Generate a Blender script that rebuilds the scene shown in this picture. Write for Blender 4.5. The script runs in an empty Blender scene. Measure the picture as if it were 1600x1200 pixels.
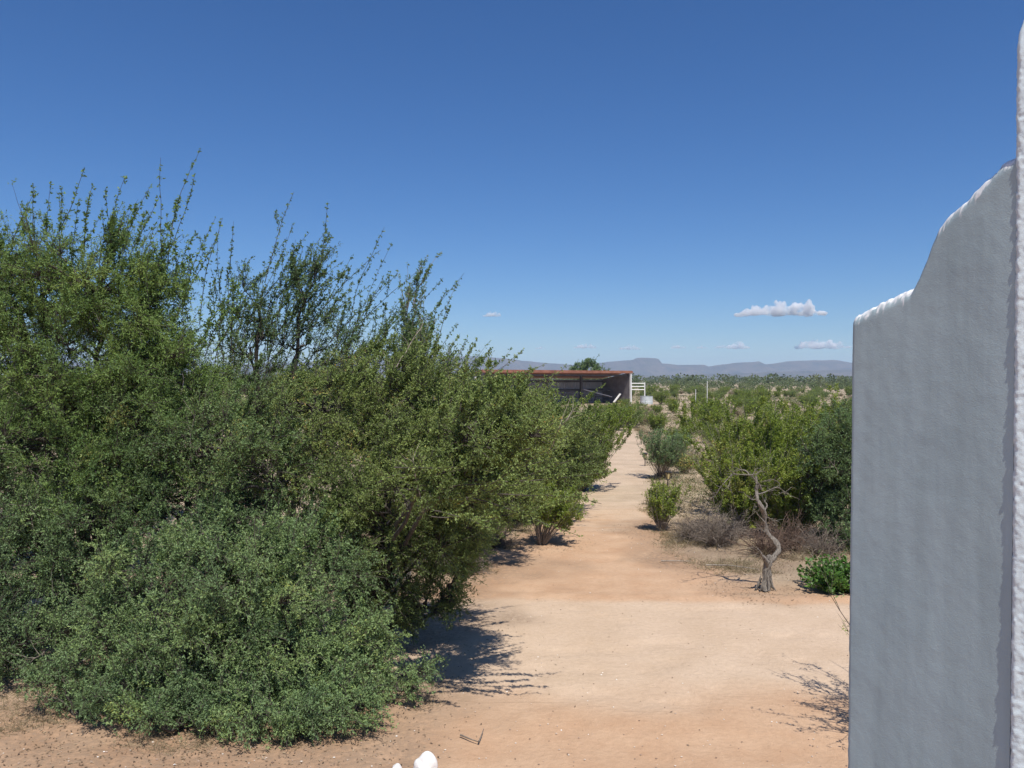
import bpy, math, random
import numpy as np
from mathutils import Vector
R = math.radians
sc = bpy.context.scene
C = sc.collection

# ------------------------------------------------------------ camera, light, exposure
cam_d = bpy.data.cameras.new("camera"); cam = bpy.data.objects.new("camera", cam_d); C.objects.link(cam)
CAMH = 3.4
cam.location = (0, 0, CAMH)
cam.rotation_euler = (R(90 - 0.35), 0, 0)
cam_d.sensor_width = 36; cam_d.lens = 29.25
cam_d.clip_start = 0.05; cam_d.clip_end = 40000
sc.camera = cam

SUN_EL, SUN_AZ = 61.0, 160.0            # azimuth clockwise from the view direction (+y): behind the camera, a little right
w = bpy.data.worlds.new("World"); sc.world = w; w.use_nodes = True
nt = w.node_tree; nt.nodes.clear()
sky = nt.nodes.new('ShaderNodeTexSky'); sky.sky_type = 'NISHITA'; sky.sun_disc = False
sky.sun_elevation = R(SUN_EL); sky.sun_rotation = R(SUN_AZ)
sky.altitude = 600; sky.air_density = 1.0; sky.dust_density = 0.3; sky.ozone_density = 10
bg = nt.nodes.new('ShaderNodeBackground'); bg.inputs['Strength'].default_value = 0.084
wo = nt.nodes.new('ShaderNodeOutputWorld')
hs = nt.nodes.new('ShaderNodeHueSaturation'); hs.inputs['Saturation'].default_value = 1.13; hs.inputs['Hue'].default_value = .505; hs.inputs['Value'].default_value = 1.0
nt.links.new(sky.outputs[0], hs.inputs['Color']); nt.links.new(hs.outputs[0], bg.inputs[0]); nt.links.new(bg.outputs[0], wo.inputs[0])
sl = bpy.data.lights.new("sun", 'SUN'); sl.energy = 4.2; sl.angle = R(0.5); sl.color = (1, .95, .87)
so = bpy.data.objects.new("sun", sl); C.objects.link(so)
sv = Vector((math.sin(R(SUN_AZ)) * math.cos(R(SUN_EL)), math.cos(R(SUN_AZ)) * math.cos(R(SUN_EL)), math.sin(R(SUN_EL))))
so.rotation_euler = sv.to_track_quat('Z', 'Y').to_euler()
sc.view_settings.view_transform = 'Standard'; sc.view_settings.look = 'None'
sc.view_settings.exposure = 0.3; sc.view_settings.gamma = 1
sc.cycles.max_bounces = 7; sc.cycles.diffuse_bounces = 3; sc.cycles.transmission_bounces = 3
sc.cycles.volume_bounces = 6; sc.cycles.transparent_max_bounces = 8

# ------------------------------------------------------------ helpers
def tag(o, label=None, cat=None, group=None, kind=None):
    if label: o['label'] = label
    if cat: o['category'] = cat
    if group: o['group'] = group
    if kind: o['kind'] = kind
    return o

def empty(name, loc=(0, 0, 0)):
    o = bpy.data.objects.new(name, None); C.objects.link(o); o.location = loc; o.empty_display_size = .2
    return o

class MB:
    """collects vertex / face blocks, optional per-vertex float attributes and material slots"""
    def __init__(s): s.V = []; s.F = []; s.n = 0; s.T = []; s.M = []
    def add(s, v, f, tint=0.5, mat=0):
        v = np.asarray(v, dtype=np.float32).reshape(-1, 3); f = np.asarray(f, dtype=np.int64)
        if len(v) == 0 or len(f) == 0: return
        s.V.append(v); s.F.append(f + s.n); s.n += len(v)
        t = np.full(len(v), tint, np.float32) if np.isscalar(tint) else np.asarray(tint, np.float32)
        s.T.append(t); s.M.append(np.full(len(f), mat, np.int32))
    def mesh(s, name, mats, smooth=False):
        V = np.concatenate(s.V)
        counts = np.concatenate([np.full(len(f), f.shape[1], np.int32) for f in s.F])
        loops = np.concatenate([f.reshape(-1) for f in s.F]).astype(np.int32)
        me = bpy.data.meshes.new(name)
        me.vertices.add(len(V)); me.vertices.foreach_set('co', V.reshape(-1))
        me.loops.add(len(loops)); me.loops.foreach_set('vertex_index', loops)
        me.polygons.add(len(counts))
        st = np.zeros(len(counts), np.int32); st[1:] = np.cumsum(counts)[:-1]
        me.polygons.foreach_set('loop_start', st); me.polygons.foreach_set('loop_total', counts)
        me.polygons.foreach_set('material_index', np.concatenate(s.M))
        me.polygons.foreach_set('use_smooth', np.full(len(counts), smooth))
        a = me.attributes.new('tint', 'FLOAT', 'POINT'); a.data.foreach_set('value', np.concatenate(s.T))
        for m in (mats if isinstance(mats, (list, tuple)) else [mats]): me.materials.append(m)
        me.update(calc_edges=True)
        return me
    def build(s, name, mats, parent=None, smooth=False, loc=(0, 0, 0)):
        o = bpy.data.objects.new(name, s.mesh(name, mats, smooth)); C.objects.link(o)
        if parent is not None: o.parent = parent
        o.location = loc
        return o
    def box(s, c, d, rz=0.0, tint=.5, mat=0, tilt=None):
        x, y, z = np.array(d) / 2.0
        v = np.array([[sx * x, sy * y, sz * z] for sz in (-1, 1) for sy in (-1, 1) for sx in (-1, 1)], float)
        if tilt is not None:
            ca, sa = math.cos(tilt), math.sin(tilt); X = v[:, 0] * ca + v[:, 2] * sa; Z = -v[:, 0] * sa + v[:, 2] * ca; v[:, 0] = X; v[:, 2] = Z
        ca, sa = math.cos(rz), math.sin(rz)
        v = np.stack([v[:, 0] * ca - v[:, 1] * sa, v[:, 0] * sa + v[:, 1] * ca, v[:, 2]], 1) + np.array(c)
        f = [[0, 2, 3, 1], [4, 5, 7, 6], [0, 1, 5, 4], [2, 6, 7, 3], [0, 4, 6, 2], [1, 3, 7, 5]]
        s.add(v, f, tint, mat)
    def tube(s, p, r, sides=6, tint=.5, mat=0, cap=True):
        p = np.asarray(p, float)[None]; r = np.asarray(r, float)
        if r.ndim == 0: r = np.full(p.shape[1], float(r))
        v, f = tubes(p, r[None], sides); s.add(v, f, tint, mat)
        if cap:
            k = p.shape[1]; base = np.arange(sides)
            s.add(v[:sides], base[::-1][None], tint, mat); s.add(v[-sides:], base[None], tint, mat)

def tubes(P, Rr, sides):
    """P (N,K,3) polylines, Rr (N,K) radii -> quads"""
    N, K, _ = P.shape
    T = np.gradient(P, axis=1); T /= np.linalg.norm(T, axis=2, keepdims=True) + 1e-9
    ref = np.where(np.abs(T[:, :, 2:3]) > .9, np.array([1., 0, 0]), np.array([0, 0, 1.]))
    ref = np.broadcast_to(ref[:, :1], T.shape)
    U = np.cross(T, ref); U /= np.linalg.norm(U, axis=2, keepdims=True) + 1e-9
    W = np.cross(T, U)
    a = np.arange(sides) / sides * 2 * np.pi
    V = P[:, :, None] + Rr[:, :, None, None] * (np.cos(a)[None, None, :, None] * U[:, :, None] + np.sin(a)[None, None, :, None] * W[:, :, None])
    idx = np.arange(N * K * sides).reshape(N, K, sides)
    A = idx[:, :-1]; B = idx[:, 1:]
    F = np.stack([A, np.roll(A, -1, 2), np.roll(B, -1, 2), B], -1).reshape(-1, 4)
    return V.reshape(-1, 3), F

def unit(v): return v / (np.linalg.norm(v, axis=-1, keepdims=True) + 1e-9)

def vnoise(x, y, seed=0):
    xi = np.floor(x).astype(np.int64); yi = np.floor(y).astype(np.int64); fx = x - xi; fy = y - yi
    fx = fx * fx * (3 - 2 * fx); fy = fy * fy * (3 - 2 * fy)
    def h(a, b):
        n = (a * 374761393 + b * 668265263 + seed * 974711) & 0x7fffffff
        n = ((n ^ (n >> 13)) * 1274126177) & 0x7fffffff
        return ((n ^ (n >> 16)) & 0xffff) / 65535.0
    return (h(xi, yi) * (1 - fx) + h(xi + 1, yi) * fx) * (1 - fy) + (h(xi, yi + 1) * (1 - fx) + h(xi + 1, yi + 1) * fx) * fy
def fbm(x, y, f, o=4, seed=0):
    s = 0; a = .5; t = 0
    for k in range(o): s = s + a * vnoise(x * f, y * f, seed + k); t += a; f *= 2.03; a *= .5
    return s / t
def ss(a, b, x): t = np.clip((x - a) / (b - a), 0, 1); return t * t * (3 - 2 * t)

def px2w(px, py, d):
    """photo pixel and distance -> world point (used only to read sizes off the photograph)"""
    return ((px - 800) / 1300 * d, d, CAMH - (py - 592) / 1300 * d)

# ------------------------------------------------------------ materials
def mat(name, **k):
    m = bpy.data.materials.new(name); m.use_nodes = True
    return m, m.node_tree, m.node_tree.nodes['Principled BSDF']
def ramp(nt, src, stops):
    r = nt.nodes.new('ShaderNodeValToRGB'); e = r.color_ramp.elements
    while len(e) < len(stops): e.new(.5)
    for q, (p, c) in zip(e, stops): q.position = p; q.color = (*c, 1)
    nt.links.new(src, r.inputs[0]); return r.outputs[0]
def noise(nt, scale, detail=4, rough=.55, coord=None):
    n = nt.nodes.new('ShaderNodeTexNoise'); n.inputs['Scale'].default_value = scale
    n.inputs['Detail'].default_value = detail; n.inputs['Roughness'].default_value = rough
    if coord is None:
        g = nt.nodes.new('ShaderNodeNewGeometry'); coord = g.outputs['Position']
    nt.links.new(coord, n.inputs['Vector']); return n.outputs[0]
def attr(nt, name):
    a = nt.nodes.new('ShaderNodeAttribute'); a.attribute_name = name; return a.outputs['Fac']
def mixc(nt, f, a, b, mode='MIX'):
    m = nt.nodes.new('ShaderNodeMix'); m.data_type = 'RGBA'; m.blend_type = mode
    for s, v in ((m.inputs[0], f), (m.inputs[6], a), (m.inputs[7], b)):
        if isinstance(v, (int, float)): s.default_value = v
        elif isinstance(v, tuple): s.default_value = (*v, 1)
        else: nt.links.new(v, s)
    return m.outputs[2]
def mathn(nt, op, a, b=0.0):
    m = nt.nodes.new('ShaderNodeMath'); m.operation = op
    for s, v in ((m.inputs[0], a), (m.inputs[1], b)):
        if isinstance(v, (int, float)): s.default_value = v
        else: nt.links.new(v, s)
    return m.outputs[0]
def bump(nt, bs, src, strength, dist):
    b = nt.nodes.new('ShaderNodeBump'); b.inputs['Strength'].default_value = strength; b.inputs['Distance'].default_value = dist
    nt.links.new(src, b.inputs['Height']); nt.links.new(b.outputs[0], bs.inputs['Normal'])

def leaf_mat(name, stops, trans=.33, rough=.55):
    m, t, b = mat(name)
    col = ramp(t, attr(t, 'tint'), stops)
    t.links.new(col, b.inputs['Base Color']); b.inputs['Roughness'].default_value = rough
    b.inputs['Specular IOR Level'].default_value = .3
    tr = t.nodes.new('ShaderNodeBsdfTranslucent')
    c2 = mixc(t, .5, col, (.16, .20, .03)); t.links.new(c2, tr.inputs[0])
    mx = t.nodes.new('ShaderNodeMixShader'); mx.inputs[0].default_value = trans
    out = t.nodes['Material Output']
    t.links.new(b.outputs[0], mx.inputs[1]); t.links.new(tr.outputs[0], mx.inputs[2]); t.links.new(mx.outputs[0], out.inputs[0])
    return m
def bark_mat(name, a, b2, scale=30):
    m, t, b = mat(name)
    n = noise(t, scale, 5)
    c = ramp(t, n, [(.3, a), (.7, b2)])
    t.links.new(c, b.inputs['Base Color']); b.inputs['Roughness'].default_value = .9
    bump(t, b, n, .6, .01)
    return m

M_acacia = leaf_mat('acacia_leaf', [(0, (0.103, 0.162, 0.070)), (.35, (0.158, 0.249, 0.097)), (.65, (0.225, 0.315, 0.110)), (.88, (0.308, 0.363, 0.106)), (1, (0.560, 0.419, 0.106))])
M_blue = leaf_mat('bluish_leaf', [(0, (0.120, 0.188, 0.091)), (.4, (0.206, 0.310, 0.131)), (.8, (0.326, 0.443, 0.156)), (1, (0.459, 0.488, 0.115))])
M_olive = leaf_mat('olive_leaf', [(0, (0.124, 0.170, 0.057)), (.4, (0.204, 0.276, 0.085)), (.75, (0.293, 0.367, 0.104)), (.94, (0.391, 0.393, 0.113)), (1, (0.568, 0.356, 0.113))])
M_verde = leaf_mat('feathery_leaf', [(0, (0.113, 0.194, 0.065)), (.5, (0.196, 0.302, 0.081)), (1, (0.301, 0.403, 0.105))])
M_creo = leaf_mat('creosote_leaf', [(0, (0.112, 0.154, 0.029)), (.5, (0.205, 0.283, 0.041)), (.85, (0.299, 0.367, 0.057)), (1, (0.411, 0.398, 0.113))], .3, .4)
M_dark = leaf_mat('dark_leaf', [(0, (.02, .035, .02)), (.5, (.04, .065, .035)), (1, (.07, .10, .05))])
M_bright = leaf_mat('broad_leaf', [(0, (.05, .12, .025)), (.5, (.09, .20, .035)), (1, (.15, .28, .055))], .3, .4)
M_drygrass = leaf_mat('dry_grass', [(0, (.17, .135, .08)), (.5, (.32, .26, .155)), (1, (.46, .40, .26))], .2)
M_bark = bark_mat('bark_brown', (.035, .028, .022), (.10, .085, .07))
M_greybark = bark_mat('bark_grey', (.16, .14, .12), (.34, .30, .25), 40)
M_dead = bark_mat('dead_wood', (.14, .11, .085), (.42, .37, .31), 35)
M_snag, t, b = mat('weathered_snag'); mp = t.nodes.new('ShaderNodeMapping'); mp.inputs['Scale'].default_value = (60, 60, 7)
g = t.nodes.new('ShaderNodeNewGeometry'); t.links.new(g.outputs['Position'], mp.inputs['Vector']); n = noise(t, 1.0, 6, .7, mp.outputs[0])
t.links.new(ramp(t, n, [(.34, (.035, .028, .022)), (.5, (.25, .22, .185)), (.72, (.44, .40, .34))]), b.inputs['Base Color']); b.inputs['Roughness'].default_value = .9; bump(t, b, n, 1.0, .03)
M_brush = bark_mat('dead_brush', (.10, .075, .06), (.30, .25, .20), 25)
M_redbrush = bark_mat('reddish_brush', (.075, .05, .035), (.22, .145, .105), 25)

# soil, shared by ground, road and path: three painted attributes say which earth lies where
def soil():
    m, t, b = mat('desert_soil')
    pale, orange, litter = attr(t, 'pale'), attr(t, 'orange'), attr(t, 'litter')
    n1 = noise(t, 1.3, 6, .6); n2 = noise(t, 14, 5, .6); n3 = noise(t, 90, 4, .7)
    scrub = ramp(t, n1, [(.3, (.36, .275, .19)), (.7, (.52, .42, .30))])
    org = ramp(t, n1, [(.3, (.50, .315, .195)), (.7, (.58, .40, .265))])
    pal = ramp(t, n1, [(.3, (.55, .415, .295)), (.7, (.62, .48, .355))])
    c = mixc(t, orange, scrub, org); c = mixc(t, pale, c, pal)
    lit = ramp(t, n2, [(.35, (.13, .085, .055)), (.65, (.28, .20, .14))])
    lf = mathn(t, 'MULTIPLY', litter, ramp(t, n2, [(.35, (.15,) * 3), (.65, (.85,) * 3)]))
    c = mixc(t, lf, c, lit)
    c = mixc(t, 1.0, c, ramp(t, n2, [(.25, (.91, .90, .89)), (.75, (1.06, 1.06, 1.06))]), 'MULTIPLY')
    c = mixc(t, 1.0, c, ramp(t, n3, [(.25, (.86, .85, .84)), (.75, (1.08, 1.08, 1.08))]), 'MULTIPLY')
    t.links.new(c, b.inputs['Base Color']); b.inputs['Roughness'].default_value = .95
    b.inputs['Specular IOR Level'].default_value = .15
    h = mathn(t, 'ADD', mathn(t, 'MULTIPLY', n2, .018), mathn(t, 'MULTIPLY', n3, .007))
    bump(t, b, h, .9, 1.0)
    return m
M_soil = soil()

# ------------------------------------------------------------ terrain
def path_c(y): return np.interp(y, [12, 16.5, 21.3, 30, 45, 57, 75, 110], [1.6, 1.5, 2.35, 4.0, 6.25, 7.7, 9.6, 13])
def path_w(y): return np.interp(y, [12, 16.5, 21.3, 30, 45, 57, 75, 110], [3.2, 1.9, 1.15, 1.25, 1.1, .75, .6, .5])
def road_m(x, y):
    e = (fbm(x, y, .7, 3, 5) - .5)
    return ss(8.2, 9.6, y + e * 1.2) * (1 - ss(12.55, 12.85, y + e * .35 + .035 * (x - 2)))
def path_m(x, y):
    e = (fbm(x, y, .9, 4, 9) - .5) * 1.4
    return (1 - ss(.75, 1.15, np.abs(x - path_c(y)) / path_w(y) + e * .5)) * ss(17.5, 21, y + e * 3) * (1 - ss(50, 58, y))
def orange_m(x, y):
    e = (fbm(x, y, .6, 4, 21) - .5) * 2.4
    front = 1 - ss(19.5, 23, y + e)
    lat = 1 - ss(.8, 1.25, np.abs(x - path_c(y)) / path_w(y) + e * .25)
    near = 1 - ss(12.8, 14.5, y + e * .5)
    return np.clip(np.maximum(near, lat) * front, 0, 1)
def zf(x, y):
    far = ss(14, 30, y)
    z = (fbm(x, y, .35, 3, 1) - .5) * .10 * (0.35 + far) + (fbm(x, y, 2.3, 3, 3) - .5) * .03
    rd = road_m(x, y)
    z = z * (1 - .6 * rd) + .035 * np.exp(-((y + .035 * (x - 2) - 12.95) / .22) ** 2) * (x > -1.5)
    z = z - .02 * np.exp(-((y - 7.75 + .1 * np.sin(x * .4)) / .3) ** 2) - .015 * np.exp(-((y - 9.0) / .3) ** 2)
    # hollows left by shoes and hooves
    z = z - .018 * ss(.66, .8, vnoise(x * 3.1, y * 3.1, 44)) * (1 - far)
    return np.where(y < 5, 0, z) * (1 - ss(300, 600, y))
def gro(a, b, s0, k):
    out = [a]; s = s0
    while out[-1] < b: out.append(out[-1] + s); s *= k
    return np.array(out)
xs = np.concatenate([-gro(8, 5200, .12, 1.13)[::-1], np.arange(-7.93, 9.0, .075), gro(9.05, 5200, .12, 1.13)])
ys = np.concatenate([np.array([-40, -20, -8, 0, 3, 4.5, 5.5]), np.arange(6.0, 24, .075), gro(24.05, 5200, .12, 1.045)])
GX, GY = np.meshgrid(xs, ys)
GZ = zf(GX, GY)
litter = np.zeros_like(GX)
for (lx, ly, lr, s) in ((-3.2, 8.6, 2.9, 1), (-4.8, 10.5, 3.2, 1), (-2.2, 11.8, 2.3, 1), (-3, 15, 4, 1), (0.0, 18.2, 1.3, .8), (4.6, 15.9, 2.4, 1), (3.1, 16.3, 1.2, .7), (3.6, 19.0, 1.6, .8), (6.6, 16, 3, 1), (3.9, 13.4, 1.0, .5), (-1.6, 19, 3, .9)):
    litter = np.maximum(litter, s * (1 - ss(.55, 1.1, np.hypot(GX - lx, (GY - ly)) / lr + (fbm(GX, GY, 1.1, 4, 31) - .5) * .9)))
RM, PM, OM = road_m(GX, GY), path_m(GX, GY), orange_m(GX, GY)
tracks = .75 * ss(.45, .62, fbm(GX * .25, GY * 3.2, 1.0, 3, 77)) * (GY > 17)
PALE = np.clip(np.maximum(RM * .95, PM * .75) - tracks * .55 + .12 * (fbm(GX, GY, 1.5, 4, 66) - .5), 0, 1)
def sheet(name, sel, dz):
    ny, nx = GX.shape
    idx = np.arange(ny * nx).reshape(ny, nx)
    F = np.stack([idx[:-1, :-1], idx[:-1, 1:], idx[1:, 1:], idx[1:, :-1]], -1)[sel].reshape(-1, 4)
    used = np.unique(F); re = np.zeros(ny * nx, np.int64); re[used] = np.arange(len(used))
    V = np.stack([GX, GY, GZ + dz * (.25 + .75 * ss(.4, .7, np.maximum(RM, PM)))], -1).reshape(-1, 3)[used]
    b = MB(); b.add(V, re[F]); o = b.build(name, M_soil, smooth=True)
    for n, A in (('pale', PALE), ('orange', OM), ('litter', litter)):
        a = o.data.attributes.new(n, 'FLOAT', 'POINT'); a.data.foreach_set('value', A.reshape(-1)[used].astype(np.float32))
    return tag(o, kind='structure')
cen = lambda A: (A[:-1, :-1] + A[1:, 1:]) / 2
sheet('ground', np.ones((len(ys) - 1, len(xs) - 1), bool), 0)
sheet('road', (cen(RM) > .4) & (np.abs(cen(GX)) < 60), .004)
sheet('path', (cen(PM) > .4) & (cen(RM) <= .4), .004)

# ------------------------------------------------------------ mountains (their own distance and depth)
def mount_mat(name, a, b2):
    m, t, b = mat(name); n = noise(t, .012, 6, .65); n2 = noise(t, .09, 5, .6)
    c = mixc(t, n2, ramp(t, n, [(.35, a), (.65, b2)]), (.12, .12, .075))
    t.links.new(c, b.inputs['Base Color']); b.inputs['Roughness'].default_value = 1; b.inputs['Specular IOR Level'].default_value = 0
    bump(t, b, n2, 1, 8); return m
def mountains(name, d, prof, depth, m, seed):
    px = np.array([p[0] for p in prof], float); py = np.array([p[1] for p in prof], float)
    X = np.linspace((px[0] - 800) / 1300 * d, (px[-1] - 800) / 1300 * d, 700)
    top = np.interp(X, (px - 800) / 1300 * d, (592 - py) / 1300 * d + CAMH)
    top = top + (fbm(X, X * 0, .02, 5, seed) - .5) * 6
    rows = 40; b = MB(); v = []
    for j in range(rows):
        s = j / (rows - 1); q = s * 2 - 1                     # -1 front foot .. 0 crest .. 1 back foot
        fold = fbm(X + 40 * q, X * 0 + q * 3, .011, 4, seed + 5)
        h = (1 - abs(q)) ** (1.15 - .3 * (1 - abs(q))) if abs(q) > .02 else 1.0
        g = h * (1 - (fold - .35) * 1.1 * (1 - h) * (h < .999))
        v.append(np.stack([X, d + q * depth + (fold - .5) * depth * .35 * (1 - h), np.maximum(top * g, 0) - 4 * (1 - h)], 1))
    v = np.array(v); nx = len(X); idx = np.arange(rows * nx).reshape(rows, nx)
    b.add(v.reshape(-1, 3), np.stack([idx[:-1, :-1], idx[:-1, 1:], idx[1:, 1:], idx[1:, :-1]], -1).reshape(-1, 4))
    tag(b.build(name, m, smooth=True), kind='structure')
M_mt = mount_mat('mountain_rock', (.045, .04, .045), (.20, .135, .11))
mountains('mountains', 4300, [(-500, 575), (-250, 560), (0, 556), (120, 566), (230, 558), (330, 572), (420, 566), (500, 564), (590, 556), (640, 551), (700, 555), (760, 556), (830, 564), (900, 570), (935, 566), (990, 561), (994, 558), (1028, 559), (1032, 567), (1060, 570), (1100, 569), (1106, 572), (1150, 566), (1185, 564), (1195, 569), (1230, 564), (1270, 562), (1310, 562), (1345, 570), (1450, 560), (1700, 565), (2100, 575)], 420, M_mt, 3)
mountains('foothills', 3300, [(-300, 588), (200, 582), (420, 575), (560, 572), (640, 574), (720, 579), (850, 584), (1000, 586), (1130, 584), (1230, 580), (1330, 577), (1500, 574), (1800, 584)], 300, M_mt, 9)

# ------------------------------------------------------------ plant growing kit
rng = np.random.default_rng(11)
def curve(S, E, bow, K, wob=.0, wind=None):
    """quadratic curves from S to E, bowed by vector 'bow' -> (N,K,3)"""
    t = np.linspace(0, 1, K)[None, :, None]
    Mid = (S + E) / 2 + bow
    P = (1 - t) ** 2 * S[:, None] + 2 * t * (1 - t) * Mid[:, None] + t * t * E[:, None]
    if wob > 0:
        n = rng.normal(0, wob, P.shape); n[:, 0] = 0; n[:, -1] = 0; P = P + n
    return P
def grow(S, D, L, K, wander, trop):
    P = [S]; d = unit(D); st = (L / (K - 1))[:, None]
    for _ in range(K - 1):
        d = unit(d + rng.normal(0, wander, d.shape) + trop); P.append(P[-1] + d * st)
    return np.stack(P, 1)
def along(P, n, t0, t1):
    """n random points on each polyline: position, tangent, parameter, parent index"""
    N, K, _ = P.shape
    t = rng.uniform(t0, t1, (N, n)); u = t * (K - 1); i = np.minimum(u.astype(int), K - 2); f = (u - i)[..., None]
    ar = np.arange(N)[:, None]; A = P[ar, i]; B = P[ar, i + 1]
    return (A * (1 - f) + B * f).reshape(-1, 3), unit(B - A).reshape(-1, 3), t.reshape(-1), np.repeat(np.arange(N), n)
def leaf_quads(pos, axis, size, aspect=.5, up=.5, bend=0):
    """rhombic leaf faces, axis along the leaf"""
    n = len(pos); nrm = unit(rng.normal(0, 1, (n, 3)) + np.array([0, 0, up]))
    side = unit(np.cross(axis, nrm)); s = size[:, None]
    v = np.stack([pos, pos + axis * s * .5 + side * s * aspect * .5, pos + axis * s, pos + axis * s * .5 - side * s * aspect * .5], 1)
    return v.reshape(-1, 3), np.arange(n * 4).reshape(n, 4)
def leaf_cloud(b, P, per_twig, nleaf, spur, size, aspect, tint, t0=.3, up=.5, mat=0, out=.5, tvar=.12):
    """short leafy spurs along polylines P"""
    pos, tan, t, par = along(P, per_twig, t0, 1.0)
    d = unit(tan * out + rng.normal(0, .6, pos.shape))
    sl_ = spur * rng.uniform(.5, 1.2, len(pos)) * (1.15 - .5 * t)
    k = nleaf; u = rng.uniform(0, 1, (len(pos), k))
    lp = (pos[:, None] + d[:, None] * (u * sl_[:, None])[..., None]).reshape(-1, 3)
    ax = unit(np.repeat(d, k, 0) * .7 + rng.normal(0, .6, (len(lp), 3)))
    sz = size * rng.uniform(.45, 1.5, len(lp))
    v, f = leaf_quads(lp, ax, sz, aspect, up)
    tt = np.repeat(tint[par] if not np.isscalar(tint) else np.full(len(pos), tint), k) + rng.normal(0, tvar, len(lp))
    b.add(v, f, np.repeat(np.clip(tt, 0, 1), 4), mat)

def blob_pts(c, r, n, shell=.5):
    d = unit(rng.normal(0, 1, (n, 3))); rr = rng.uniform(shell, 1, n) ** .6
    lump = 1 + .28 * np.sin(d[:, 0] * 5 + c[0] * 3) * np.sin(d[:, 1] * 4.3 + c[1]) + .18 * np.sin(d[:, 2] * 6 + c[2] * 5 + d[:, 0] * 3)
    return np.array(c) + d * (rr * lump)[:, None] * np.array(r)

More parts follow.
